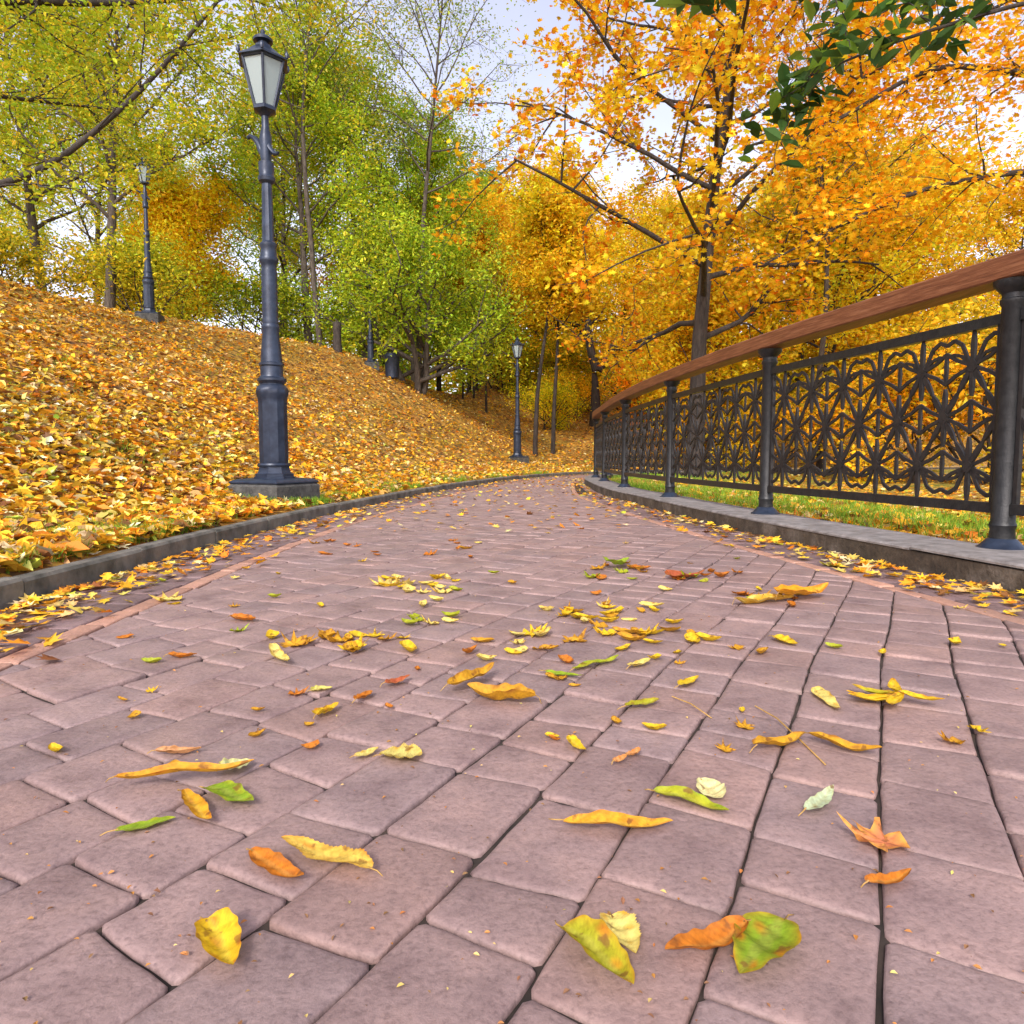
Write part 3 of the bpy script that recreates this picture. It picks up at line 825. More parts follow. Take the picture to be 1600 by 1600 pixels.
clone(yg, -2.8, 46, 3.0, .95, 'pale green tall tree above the round green tree', group=GT, color=(.8, .95, 1.2))
# orange tree left
orr = make_tree('small_orange_tree', 61, 5.6, .12, .25, 2.7, 18000, .16, ORANGE, OW, 'bark', .2, nl1=16, nl2=6, nl3=4, up=.45)
put(orr, -13.6, 29.5, 0, 1.05, 'small bright orange tree between the far left lamp and the nearest lamp', group=GT, color=(1.06, 1.3, 1))
clone(orr, -6.9, 38, 1, 1.2, 'orange tree glimpsed behind the round green tree', group=GT, color=(1, .95, 1))
clone(orr, 8.2, 36, 2, 1.2, 'orange tree behind the railing, right of the forked trunk', group=GT, color=(1, .85, 1))
# golden mid trees behind the path end and railing
gd = make_tree('golden_tree', 71, 10.5, .17, .25, 4.4, 21000, .17, YELLOW, YW, 'bark_dark', .17, nl1=26, nl2=6, nl3=4, up=.45)
put(gd, -.2, 47, 0, 1, 'golden tree above the two slim trunks', group=GT)
clone(gd, 10.5, 24, 1.1, .95, 'golden tree at the right, behind the lattice panels', group=GT, z=-.2, color=(1, 1.05, 1))
clone(gd, 7.4, 27.5, 2.7, .8, 'golden tree just right of the orange maple trunk', group=GT, z=-.2, color=(1, .95, 1))
clone(gd, 15.5, 30, 4.4, 1.1, 'golden tree at the far right above the handrail', group=GT, z=-.2, color=(1, .9, 1))
clone(gd, 20, 22, .4, 1.05, 'golden tree at the right margin beyond the lawn', group=GT, z=-.2, color=(.95, 1, 1))
clone(orr, 2.2, 46, .5, 1.6, 'orange tree just left of the forked trunk', group=GT, color=(1, 1.1, 1))
clone(orr, -2.2, 43, 2.6, 1.7, 'broad orange tree above the far lamp', group=GT, color=(1, 1.05, 1))
clone(orr, 7.2, 25.5, 4.1, 1.1, 'low orange tree right of the maple trunk', group=GT, z=-.2, color=(1, 1.15, 1))
clone(orr, 12.5, 27, 5.1, 1.6, 'orange tree seen through gaps above the lattice', group=GT, z=-.2, color=(1, 1.1, 1))
clone(gd, -3.9, 38, 5.0, .9, 'yellowing tree rising behind the round green tree', group=GT, color=(.72, 1, 1))
sp = make_tree('sparse_tree', 77, 17.5, .13, .45, 4.6, 9000, .12, [(.30, .42, .06), (.44, .50, .08), (.60, .52, .06)], [3, 3, 1.5], 'bark', .45, nl1=24, nl2=7, nl3=5, up=.5)
put(sp, -3.9, 30, 0, 1.05, 'airy tall tree with fine pale green leaves against the sky above the round green tree', group=GT)
clone(sp, -7.6, 28.5, 2.2, 1.0, 'airy tall tree with fine leaves against the sky right of the nearest lamp', group=GT, color=(1.3, 1.1, 1))
clone(sp, 8.8, 21, 4.2, .8, 'airy tree with fine leaves showing sky right of the maple trunk', group=GT, z=-.2, color=(2.2, 1.15, .6))
# dark green behind
dg = make_tree('dark_green_tree', 83, 15, .2, .2, 4.0, 16000, .2, [(.12, .24, .05), (.20, .32, .06), (.30, .38, .05)], [3, 3, 1], 'bark', .4, nl1=20, nl2=6, nl3=4, up=.4)
put(dg, -2.2, 52, 0, .95, 'tall blue-green tree far back, left of the orange maple crown', group=GT)
clone(dg, -16, 48, 2, 1, 'dark green tree far back behind the nearest lamp', group=GT, color=(1.6, 1.3, 1))
# young thin trees on the brow
yt = make_tree('young_tree', 91, 4.6, .07, .35, 1.5, 2600, .13, GREEN, GW, 'bark_dark', .22, nl1=10, nl2=4, nl3=3, up=.6)
for k, (x, y, s, lab) in enumerate([(-2.5, 36, .9, 'first thin young tree right of the round green tree'), (-2.0, 37, .9, 'second thin young tree right of the round green tree'),
                              (-1.2, 33, 1.0, 'third and nearest thin young tree, just left of the far lamp'), (6.9, 31, 1.0, 'young tree leaning behind the handrail end')]):
    (put if k == 0 else clone)(yt, x, y, k * 1.3, s, lab, group='young thin trees')
# shrubs along the brow
sh = make_tree('shrub', 97, 1.9, .06, .05, 1.6, 7000, .11, GREEN, GW, 'bark_dark', .22, nl1=16, nl2=5, nl3=4, stems=4, up=.5, twig=.5)
shr = [(-12.5, 25, 1.2, (1.3, 1, 1), 'olive shrub on the brow behind the far left lamp'), (-10.5, 30, 1.3, (1, 1, 1), 'green shrub left of the brown trunk'),
       (-7.2, 36, 1.3, (.7, .9, 1), 'dark green shrub between the stump and the plinth lamp'), (-4.9, 34, 1.3, (.8, .95, 1), 'green shrub behind the litter bin'),
       (-9.0, 38, 1.5, (1.1, 1.1, 1), 'light shrub behind the small pale lamp'), (-16.5, 23, 1.3, (1.4, 1, 1), 'yellowish shrub at the left edge of the brow'),
       (-15, 30, 1.6, (1.7, 1, .8), 'orange-yellow shrub under the small orange tree'), (3.0, 44, 1.8, (1.6, 1.2, 1), 'yellow-green shrub left of the forked trunk'),
       (7.0, 45, 1.8, (1.8, 1.0, 1), 'yellow shrub right of the forked trunk'), (9.5, 31, 1.5, (1.7, 1.1, 1), 'yellow shrub behind the railing near the maple'),
       (7.6, 21, 1.0, (2.0, 1.15, .8), 'low golden shrub on the lawn behind the railing'), (10.5, 19, 1.3, (2.1, 1.1, .8), 'yellow shrub on the lawn behind the lattice'),
       (16.5, 16, 1.3, (2.0, 1.1, 1), 'yellow shrub at the right side of the lawn'), (12.5, 18, 1.7, (1.9, 1.1, 1), 'large golden shrub beyond the lawn'),
       (-.6, 44, 1.6, (1.8, 1.4, 1), 'light green shrub behind the far lamp'),
       (1.9, 36.5, .9, (2.0, 1.5, 1), 'bright yellow-green shrub behind the two slim trunks'), (6.8, 37, 1.6, (2.3, .85, .5), 'glowing orange shrub just above the end of the handrail'),
       (9.8, 40, 1.9, (2.3, .8, .5), 'second orange shrub right of the glowing one'), (3.1, 40, 1.1, (2.1, 1.2, .6), 'golden shrub left of the forked trunk base')]
for k, (x, y, s, c, lab) in enumerate(shr):
    z = float(lawn_z(x, y)) if (x > xk(RK, y)) else None
    (put if k == 0 else clone)(sh, x, y, k * .9, s, lab, cat='shrub', group='shrubs of the park', color=c, z=z)
# far wood
far = [(yg, -24, 50, 1.2, (1.2, 1, 1)), (gd, -9, 58, 1.3, (.9, 1, 1)), (yg, 3, 62, 1.1, (1.3, 1, 1)), (gd, 12, 50, 1.15, (1, .95, 1)),
       (gd, 19, 44, 1.1, (1, 1, 1)), (gd, 27, 38, 1.2, (1, .9, 1)), (yg, -21, 36, 1.1, (1.2, 1, 1)), (gd, 33, 55, 1.4, (1, 1, 1)), (yg, -33, 42, 1.3, (1.1, 1, 1)), (yg, 22, 60, 1.2, (1.4, 1, 1)), (gd, 7.5, 56, 1.0, (1, 1.05, 1))]
fl = ['far yellow-green tree behind the upper left of the bank', 'far golden tree behind the trunk of the tall yellow-green tree', 'far olive tree beyond the forked trunk', 'far golden tree above the wooden handrail',
      'far golden tree right of the maple', 'far golden tree at the right margin', 'olive tree at the far left behind the orange tree', 'most distant golden tree at the right', 'most distant green tree at the left', 'most distant olive tree at the right', 'far golden tree behind the forked crown']
for k, (src, x, y, s, c) in enumerate(far):
    clone(src, x, y, k * 1.7, s, fl[k], group='far trees of the wood', color=c, z=(terr(x, y) if x < xk(LK, y) else .5))

# undergrowth far beyond: leafy mass no one could count
n_ = 60000
yq = rg.uniform(50, 70, n_); xq = rg.uniform(-1, 1, n_) * yq * .95
hq = rg.beta(1.2, 1.8, n_) * (6.0 + 1.5 * np.sin(xq * .35) + 1.2 * np.sin(xq * .9 + 1))
zq = np.where(xq < xk(LK, yq), terrain(xq, yq), 0) + hq
instances('far_undergrowth', T_leaf(), np.stack([xq, yq, zq], 1), rot_tilt(n_, .9), .42 * rg.uniform(.6, 1.2, n_), palette(n_, YELLOW + YGREEN, YW + YGW), M['litter'])
tag(bpy.data.objects['far_undergrowth'], 'dense yellow and green undergrowth of the far wood', 'undergrowth', kind='stuff')

# ------------------------------------------------------------------ tree off the left edge with a limb across the top left corner
def limb_tree(name, seed, base, limbs, r0, cols, wts, nleaf, lsize, bark, sigma, tmpl, label, H=9, tilt=.7, nsub=14, sublen=1.3, mat='leaf', g=None, clumpy=None):
    q = np.random.default_rng(seed); mb = MB(); tips = []; base = np.array(base, float)
    def path(p, d, L, ra, rb, ns, wob, lift=0, sides=5):
        pts = [p.copy()]; rs = [ra]
        for i in range(ns):
            d = unit(d + q.normal(0, wob, 3) + np.array([0, 0, lift])); p = p + d * L / ns; pts.append(p.copy()); rs.append(ra + (rb - ra) * (i + 1) / ns)
        mb.tube(pts, rs, sides, cap=False); return pts
    path(base + np.array([0, 0, -.4]), np.array([0, 0, 1.0]), H, r0, r0 * .35, 10, .03, .02, 10)
    for L in limbs:
        pts = [np.array(p, float) for p in L['pts']]; cv = []
        for i in range(len(pts) - 1):
            for t in np.linspace(0, 1, 5)[:-1]: cv.append(pts[i] * (1 - t) + pts[i + 1] * t)
        cv.append(pts[-1])
        for _ in range(2): cv = [cv[0]] + [(cv[i - 1] + 2 * cv[i] + cv[i + 1]) / 4 for i in range(1, len(cv) - 1)] + [cv[-1]]
        rr = np.linspace(L['r'], L['r'] * .25, len(cv)); mb.tube(cv, list(rr), 7, cap=False)
        for j in range(L.get('n', nsub)):
            i = q.integers(int(len(cv) * L.get('from', .3)), len(cv)); i = min(i, len(cv) - 2)
            d = unit(unit(cv[i + 1] - cv[i]) * .5 + q.normal(0, .5, 3) + np.array(L.get('bias', (0, 0, 0))))
            p2 = path(cv[i], d, sublen * q.uniform(.5, 1.1), rr[i] * .4, .005, 5, .16, L.get('lift', 0), 4)
            for k2 in range(4):
                ii = q.integers(1, 6); p3 = path(p2[ii], unit(q.normal(0, .7, 3) + unit(p2[ii] - p2[ii - 1]) * .6), sublen * .35, .006, .003, 2, .2, 0, 3); tips += p3[1:]
            tips += p2[2:]
    t = empty(name, tuple(base)); tips = np.array(tips) - base
    o = mb.build('trunk', M[bark]); 
    co = np.array([v.co[:] for v in o.data.vertices]) - base; o.data.vertices.foreach_set('co', co.astype(np.float32).ravel()); o.parent = t
    o.data.polygons.foreach_set('use_smooth', np.ones(len(o.data.polygons), bool))
    pos = tips[rg.choice(len(tips), nleaf)] + rg.normal(0, sigma, (nleaf, 3))
    instances('crown', tmpl, pos, rot_tilt(nleaf, tilt), lsize * rg.uniform(.7, 1.2, nleaf), palette(nleaf, cols, wts), M[mat], t)
    return tag(t, label, 'tree', g)
fz = terr(4.5, 38)
limb_tree('forked_tree', 23, (4.5, 38, fz), [
    dict(pts=[(4.5, 38, fz + 2.9), (4.1, 38, fz + 4.2), (4.0, 38.1, fz + 6.2), (3.5, 38.2, fz + 8.5), (3.0, 38.5, fz + 12)], r=.26, n=46, **{'from': .38}),
    dict(pts=[(4.6, 38, fz + 2.9), (5.4, 38, fz + 4.0), (6.1, 38, fz + 5.8), (6.6, 38.2, fz + 8), (7.2, 38.4, fz + 11)], r=.22, n=46, **{'from': .45}),
    dict(pts=[(4.1, 38, fz + 4.4), (2.8, 38.6, fz + 6.0), (1.6, 39, fz + 7.2), (.6, 39, fz + 8.6)], r=.13, n=30, **{'from': .3}),
    dict(pts=[(5.6, 38, fz + 4.4), (7.6, 38.3, fz + 5.4), (9.2, 38.6, fz + 7.0)], r=.12, n=30, **{'from': .35})],
    .40, YELLOW, YW, 30000, .18, 'bark_dark', .32, T_leaf(), 'stout dark forked trunk with golden crown beyond the end of the railing', H=3.2, sublen=2.4, g=GT)
lb = (-10.5, 9.5, terr(-10.5, 9.5))
limb_tree('overhanging_tree', 5, lb, [
    dict(pts=[(-10.4, 9.6, 3.4), (-8.3, 10, 3.9), (-6.7, 10.5, 4.6), (-5.45, 10.8, 5.85), (-4.5, 11.3, 7.4), (-3.8, 12, 9.0)], r=.065, n=20, **{'from': .25}),
    dict(pts=[(-10.4, 9.6, 6.2), (-8.8, 11.5, 7.6), (-6.9, 13, 8.4), (-4.8, 13.6, 9.0), (-3.2, 14, 9.3)], r=.08, n=22, **{'from': .2}),
    dict(pts=[(-10.4, 9.6, 7.2), (-9.8, 12, 8.8), (-8.8, 14, 10.2), (-7, 15, 11.2)], r=.09, n=22, **{'from': .15}),
    dict(pts=[(-10.5, 9.5, 5.6), (-10.8, 12, 6.8), (-10.2, 14.5, 7.6), (-9, 16.5, 8.3)], r=.09, n=22, **{'from': .2})],
    .24, [(.42, .52, .025), (.56, .56, .03), (.32, .44, .03), (.70, .54, .03)], [4, 4, 2, 2.2], 15000, .095, 'bark_dark', .16, T_leaf(),
    'tree off the left side whose dark limb slants across the top left corner', sublen=1.9)
rb = (6.6, 5.4, .0)
limb_tree('overhanging_green_tree', 6, rb, [
    dict(pts=[(6.6, 5.4, 4.2), (5.4, 5.8, 5.1), (4.0, 6.0, 5.0), (2.6, 6.0, 4.6), (1.75, 6.0, 4.3)], r=.035, n=10, bias=(-.1, 0, -.3), **{'from': .45}),
    dict(pts=[(6.6, 5.4, 4.0), (5.8, 6.2, 4.6), (4.4, 6.6, 4.5), (3.3, 6.7, 4.2), (2.7, 6.7, 3.95)], r=.03, n=8, bias=(-.1, 0, -.25), **{'from': .5})],
    .2, [(.035, .085, .02), (.06, .13, .03), (.20, .32, .04)], [2, 3, 2], 340, .24, 'bark_dark', .08, T_leaf(.1) if 0 else (T_leaf(.08)[0] * np.array([.8, 1, 1]), T_leaf()[1]), 'tree off the right side hanging dark green leaves into the top right corner', H=7, sublen=.75, tilt=.75)
# maple limbs sweeping up to the right edge
lm = (12.6, 13.5, -.2)
limb_tree('orange_overhanging_tree', 8, lm, [
    dict(pts=[(12.5, 13.5, 7.4), (10, 13.8, 7.6), (8, 14, 8.0), (6.2, 14.2, 6.9), (4.6, 14.4, 6.6)], r=.08, n=20, **{'from': .2}),
    dict(pts=[(12.5, 13.5, 5.6), (10, 13.6, 5.9), (7.8, 13.8, 5.6), (6.2, 14, 4.9), (5.0, 14.2, 4.3)], r=.07, n=18, **{'from': .2}),
    dict(pts=[(12.5, 13.5, 8.2), (10.5, 14.5, 9.3), (8, 15, 10.2), (5.5, 15.2, 10.9)], r=.09, n=20, **{'from': .2})],
    .24, ORANGE, OW, 7000, .13, 'bark_dark', .24, T_maple(), 'orange tree off the right side sending drooping limbs in over the railing', sublen=1.5)

# ------------------------------------------------------------------ leaf litter
def scatter_bank(n_, ylo, yhi):
    y = np.exp(rg.uniform(math.log(ylo), math.log(yhi), n_)); x = rg.uniform(-.95, .6, n_) * y
    k = (x < xk(LK, y) - .1) & (np.hypot(x + 2.09, y - 6.2) > .36 + .1 * rg.random(n_)); x, y = x[k], y[k]
    return x, y, terrain(x, y)
LIT = [(.84, .40, .02), (.86, .52, .035), (.76, .27, .02), (.88, .66, .14), (.66, .44, .16), (.24, .10, .03), (.84, .70, .34), (.50, .52, .05)]
LW = [6, 5, 3, 2.4, 2.6, 3.4, 1.7, 1.1]
x, y, z = scatter_bank(125000, 2.2, 50)
n_ = len(x); sz = rg.uniform(.04, .11, n_) * (1 + np.clip(y - 12, 0, 30) * .02)
half = rg.random(n_) < .45
gp = 1.0 + .0 * x
pos = np.stack([x, y, z + rg.uniform(.0, .05, n_)], 1)
cl = palette(n_, LIT, LW, .32)
pt = (np.sin(x * .9 + 2) * np.sin(y * .7) + .6 * np.sin(x * 2.3 + y * 1.9) + .4 * np.sin(x * 5.1 - y * 3.3)) / 2
wd = sstep(y, 22, 10)
cl = cl * (1 + (wd * pt)[:, None] * np.array([-.10, .10, .6])) * (1 - .25 * (rg.random(n_) < .2))[:, None]
instances('leaf_litter', T_maple(), pos[half], rot_tilt(half.sum(), .6), sz[half], cl[half], M['litter'])
tag(bpy.data.objects['leaf_litter'], 'thick carpet of orange and yellow lobed leaves over the bank', 'leaf litter', kind='stuff')
o = instances('fallen_leaf_carpet', T_leaf(), pos[~half], rot_tilt((~half).sum(), .6), sz[~half] * 1.1, cl[~half], M['litter'])
tag(o, 'narrow yellow and tan leaves mixed all through the litter on the bank', 'leaf litter', kind='stuff')
# behind the railing
n_ = 40000
y = np.exp(rg.uniform(math.log(1.5), math.log(30), n_)); x = rg.uniform(.2, 1.1, n_) * y; k = (x > xk(RK, y) + .4); x, y = x[k], y[k]
dens = (np.sin(x * 1.1) + np.sin(y * .9 + 1) + rg.normal(0, .8, len(x))) > -.4; x, y = x[dens], y[dens]; n_ = len(x)
o = instances('lawn_leaf_litter', T_maple(), np.stack([x, y, lawn_z(x, y) + rg.uniform(.005, .04, n_)], 1), rot_tilt(n_, .4), rg.uniform(.06, .12, n_), palette(n_, LIT, LW), M['litter'])
tag(o, 'fallen orange leaves on the lawn behind the railing', 'leaf litter', kind='stuff')
# grass: kerb edge, bank patches, lawn
def grass(name, x, y, z, h, label):
    n_ = len(x)
    o = instances(name, T_blade(), np.stack([x, y, z - .005], 1), rot_tilt(n_, .25), h, palette(n_, [(.14, .30, .02), (.25, .42, .03), (.38, .46, .05)], [3, 3, 1.5]), M['grass'])
    return tag(o, label, 'grass', kind='stuff')
y = np.exp(rg.uniform(math.log(1.8), math.log(20), 60000)); off = rg.gamma(1.3, .22, 60000) + .1; x = xk(LK, y) - off
k = (np.sin(y * 2.2) + np.sin(y * 5.3 + off * 6) + rg.normal(0, .5, len(y)) > .5); x, y = x[k], y[k]
x2, y2, _ = scatter_bank(60000, 2.5, 20); k = (np.sin(x2 * 1.7 + 1) * np.sin(y2 * 1.3) + .4 * np.sin(x2 * 5 + y2 * 4) > .62); x = np.concatenate([x, x2[k]]); y = np.concatenate([y, y2[k]])
grass('kerbside_grass', x, y, terrain(x, y), rg.uniform(.03, .085, len(x)), 'short green grass showing through the leaves along the left kerb')
n_ = 52000; y = np.exp(rg.uniform(math.log(1.5), math.log(22), n_)); x = xk(RK, y) + .4 + rg.gamma(1.2, 1.2, n_)
k = (np.sin(x * 1.3 + y * .6) + rg.normal(0, .5, n_)) > -.3; x, y = x[k], y[k]
grass('lawn_grass', x, y, lawn_z(x, y), rg.uniform(.04, .12, len(x)), 'bright green grass behind the low wall and railing')

# ------------------------------------------------------------------ fallen leaves on the paving
def leaf_mesh(L, W, shape='lance', curl=.3, fold=.25, twist=0., c0=(.8, .5, .03), c1=(.6, .2, .02), seed=0, nu=18, nv=7, wave=0., serr=0.):
    """leaf blade from (0,0) to (0,L); curl lifts the tip and base, fold lifts the edges"""
    q = np.random.default_rng(seed); V = []; Cc = []
    c0 = np.array(c0); c1 = np.array(c1); ph = q.uniform(0, 6, 6)
    for i in range(nu + 1):
        t = i / nu
        if shape == 'lance': wd = (math.sin(math.pi * t ** .8)) ** .6 * 1.05
        elif shape == 'ovate': wd = math.sin(math.pi * t ** .62) ** .7
        else: wd = math.sin(math.pi * t) ** .5
        wd = max(wd, .02) * W / 2 * (1 + serr * (.5 if i % 2 else -.5)) * (1 + .05 * math.sin(t * 31 + ph[5]))
        zc = curl * L * ((2 * t - 1) ** 2) * .5 + wave * L * math.sin(t * 9 + ph[0]) * .1
        xb = .04 * L * math.sin(t * 3 + ph[1])
        for j in range(nv + 1):
            s = 2 * j / nv - 1; a = twist * (t - .5) + fold * 0
            lx = s * wd; lz = fold * abs(s) ** 1.4 * wd + .06 * wd * math.sin(t * 22 + s * 3 + ph[2])
            x_ = lx * math.cos(a) - lz * math.sin(a); z_ = lx * math.sin(a) + lz * math.cos(a)
            V.append((xb + x_, t * L, zc + z_))
            e = abs(s) ** 3 * .55 + max(0, t - .75) * 1.6 + max(0, .1 - t) * 3
            blot = max(0, math.sin(t * 11 + ph[3]) * math.sin(s * 4 + ph[4] + t * 5) - .45) * 1.2
            k = min(1, max(0, e * .7 + blot)); c = c0 * (1 - k) + c1 * k
            if abs(s) < .2: c = c * .8 + np.array([.5, .42, .12]) * .2
            vein = math.cos((t * 11 - abs(s) * 1.6) * 2 * math.pi); c = c * (1 - .16 * max(0, vein) ** 3) * q.uniform(.93, 1.05)
            Cc.append(c)
    V = np.array(V); V[:, 2] -= V[:, 2].min(); idx = np.arange((nu + 1) * (nv + 1)).reshape(nu + 1, nv + 1)
    f = np.stack([idx[:-1, :-1], idx[:-1, 1:], idx[1:, 1:], idx[1:, :-1]], -1).reshape(-1, 4)
    me = bpy.data.meshes.new('fallen_leaf'); me.from_pydata([tuple(v) for v in V], [], [tuple(int(i) for i in q_) for q_ in f])
    a = me.color_attributes.new('col', 'FLOAT_COLOR', 'POINT'); c4 = np.ones((len(V), 4), np.float32); c4[:, :3] = np.clip(Cc, 0, .95); a.data.foreach_set('color', c4.ravel())
    me.polygons.foreach_set('use_smooth', np.ones(len(f), bool)); me.materials.append(M['fallen'])
    return me
M['stalk'] = simple('leaf_stalk', (.30, .16, .04), (.48, .30, .08), 50, .6)

YL, GD, OR, BR, GN, PG, PY, RD = (.78, .56, .02), (.70, .38, .02), (.62, .20, .015), (.30, .11, .02), (.24, .38, .02), (.56, .62, .30), (.80, .70, .20), (.50, .12, .05)
OG = (.42, .43, .02)
# base px,py -> tip px,py, width (m), shape, curl, colours, height lift, label
LEAVES = [
 (878, 1460, 992, 1560, .030, 'lance', .12, OG, OR, 0, 'long olive green leaf at the bottom, pointing down to the right', .9),
 (956, 1441, 990, 1503, .030, 'ovate', .18, PY, GD, 0, 'pale yellow oval leaf just above the long olive leaf', .6),
 (1166, 1463, 1040, 1506, .024, 'lance', .35, OR, BR, 0, 'orange brown curled leaf touching the green oval leaf', .8),
 (1228, 1462, 1150, 1540, .050, 'ovate', .10, GN, OR, .006, 'bright green oval leaf with orange spot near the bottom right', .25),
 (322, 1458, 370, 1530, .032, 'ovate', .5, YL, OR, 0, 'folded yellow leaf with orange tip alone at the bottom left', .8),
 (392, 1340, 478, 1382, .022, 'lance', .3, OR, BR, 0, 'stubby rust orange leaf tucked under the jagged golden leaf', .5),
 (580, 1378, 440, 1330, .030, 'lance', .16, (.86, .60, .10), OR, .004, 'golden leaf with jagged edge beside a rust orange one', .3),
 (180, 1240, 398, 1218, .016, 'lance', .25, GD, OR, .012, 'very long narrow golden leaf at the left, lying over a green one', 1.1),
 (320, 1238, 398, 1264, .036, 'ovate', .1, GN, OG, 0, 'green leaf half under the long narrow golden leaf', .3),
 (283, 1248, 335, 1292, .020, 'lance', .3, GD, OR, 0, 'short golden leaf just below the long narrow golden one', .6),
 (344, 1210, 394, 1196, .040, 'ovate', .3, PG, PY, 0, 'pale green blunt leaf behind the long narrow golden one', .3),
 (180, 1306, 275, 1287, .020, 'lance', .1, GN, OG, 0, 'narrow green leaf at the left below the golden group', .3),
 (592, 1188, 660, 1184, .060, 'round', .12, PY, GD, 0, 'rounded pale yellow leaf left of the middle of the paving', .25),
 (553, 1188, 592, 1174, .014, 'lance', .2, PY, GD, 0, 'tiny pale leaf left of the rounded pale yellow leaf', .3),
 (880, 1289, 1052, 1299, .022, 'lance', .10, GD, OR, 0, 'long wavy golden orange leaf lying level on the centre right paving', .7),
 (1020, 1243, 1140, 1279, .022, 'lance', .14, OG, GN, 0, 'slim green leaf below the round cream leaf', .6),
 (1094, 1230, 1131, 1258, .034, 'round', .5, (.84, .76, .36), PG, 0, 'round cream and green leaf above the slim green leaf', .5),
 (1256, 1277, 1304, 1243, .019, 'ovate', .15, (.56, .68, .42), PG, .004, 'small mint green oval leaf alone at the right', .3),
 (1352, 1392, 1420, 1370, .014, 'lance', .4, OR, BR, 0, 'orange curled leaf scrap below the red lobed leaf', .6),
 (1180, 1180, 1255, 1158, .024, 'lance', .35, GD, BR, 0, 'dark golden curled leaf, left one of the pair joined by a stalk', .7),
 (1262, 1157, 1378, 1184, .020, 'lance', .35, GD, BR, 0, 'dark golden curled leaf, right one of the pair joined by a stalk', .8),
 (1278, 1082, 1308, 1117, .024, 'ovate', .3, PY, GD, 0, 'pale yellow oval leaf left of the yellow fan of leaflets', .5),
 (892, 1158, 914, 1183, .016, 'ovate', .4, YL, GD, 0, 'small bright yellow leaf alone on the centre paving', .5),
 (698, 1086, 772, 1056, .030, 'lance', .3, GD, BR, .008, 'golden brown leaf, upper of the curled pair at the centre', .8),
 (838, 1103, 728, 1092, .042, 'lance', .5, GD, BR, .0, 'orange cupped leaf, lower of the curled pair at the centre', 1.0),
 (494, 1126, 530, 1106, .026, 'ovate', .4, YL, OR, 0, 'small curled yellow leaf left of centre over a joint', .7),
 (556, 1100, 580, 1086, .020, 'lance', .3, OR, BR, 0, 'tiny rust brown leaf up and right of the small curled yellow leaf', .6),
 (600, 1075, 642, 1064, .018, 'lance', .4, RD, BR, 0, 'tiny reddish leaf left of the curled pair', .6),
 (485, 1084, 520, 1078, .026, 'ovate', .2, PY, OG, 0, 'pale yellow green leaf above the small curled yellow leaf', .4),
 (430, 1022, 450, 1044, .024, 'ovate', .6, PY, GD, 0, 'pale leaf standing on edge below the left golden heap', .8),
 (852, 1054, 912, 1062, .018, 'lance', .2, GN, OG, 0, 'slender green leaf, leftmost of three near the centre', .4),
 (896, 1052, 966, 1032, .022, 'lance', .2, OG, GN, 0, 'yellow green leaf, middle of three near the centre', .4),
 (984, 1048, 1014, 1036, .022, 'lance', .3, PY, GD, 0, 'cream leaf, rightmost of three near the centre', .5),
 (1060, 1078, 1092, 1064, .020, 'lance', .3, YL, GD, 0, 'small yellow leaf on a joint right of the three green ones', .5),
 (976, 1110, 1030, 1099, .020, 'lance', .2, OG, BR, 0, 'olive leaf with brown stalk end right of the centre', .4),
 (364, 968, 398, 974, .030, 'lance', .4, OR, BR, 0, 'small brown orange leaf alone on the upper left paving', .7),
 (262, 1030, 308, 1028, .020, 'lance', .4, OR, BR, 0, 'thin orange leaf lying level at the left, above bare pavers', .7),
 (243, 1182, 314, 1180, .016, 'lance', .35, (.74, .40, .18), BR, 0, 'dull pink orange leaf just above the left golden group', .9),
 (1208, 1000, 1248, 1012, .034, 'ovate', .3, YL, GD, 0, 'golden leaf at the right between two bare pavers', .5),
 (1148, 948, 1240, 938, .05, 'lance', .3, GD, PY, 0, 'golden leaf at the left end of the orange clump below the wall', .6),
 (1215, 944, 1290, 932, .07, 'ovate', .5, (.84, .40, .02), OR, .01, 'large bright orange leaf at the right end of the clump below the wall', .6),
 (1040, 906, 1100, 900, .06, 'ovate', .4, RD, BR, 0, 'reddish leaf on the far right paving', .5),
 (945, 890, 985, 884, .07, 'ovate', .5, (.30, .50, .03), OG, .01, 'bright green leaf on top of the far middle clump', .5),
 (958, 1200, 978, 1190, .012, 'round', .6, (.70, .34, .12), OR, .002, 'orange crumb of leaf on a joint, lower of two', .8),
 (978, 1188, 1000, 1178, .012, 'round', .6, (.70, .34, .12), OR, 0, 'orange crumb of leaf on a joint, upper of two', .8),
]
GF = 'fallen leaves scattered over the paving'
for k, (x0, y0, x1, y1, W, shp, curl, c0, c1, lift, lab, fold) in enumerate(LEAVES):
    a, b_ = ground_at(x0, y0), ground_at(x1, y1); d = b_ - a; L = d.length; W *= 1.25
    ser = .12 if k in (6, 12, 1) else 0
    me = leaf_mesh(L, min(W, L * .95), shp, curl * .55, fold * .9, rnd.uniform(-.5, .5), c0, c1, 100 + k, wave=.22 if L > .1 else .1, serr=ser, nu=44, nv=12)
    o = bpy.data.objects.new('fallen_leaf', me); C.objects.link(o)
    o.location = (a.x, a.y, .004 + lift); o.rotation_euler = (rnd.uniform(-.03, .02), rnd.uniform(-.12, .12), math.atan2(-d.x, d.y))
    tag(o, lab, 'leaf', GF)
    # stalk
    s = MB(); sl = min(L, .09) * rnd.uniform(.1, .25); z0 = me.vertices[3].co.z
    s.tube([(0, .004, z0), (.1 * sl, -sl * .5, z0 * .6 + .002), (.3 * sl * rnd.uniform(-1, 1), -sl, .002)], [.0011, .0009, .0007], 5)
    s.build('stalk', M['stalk'], o, smooth=True)

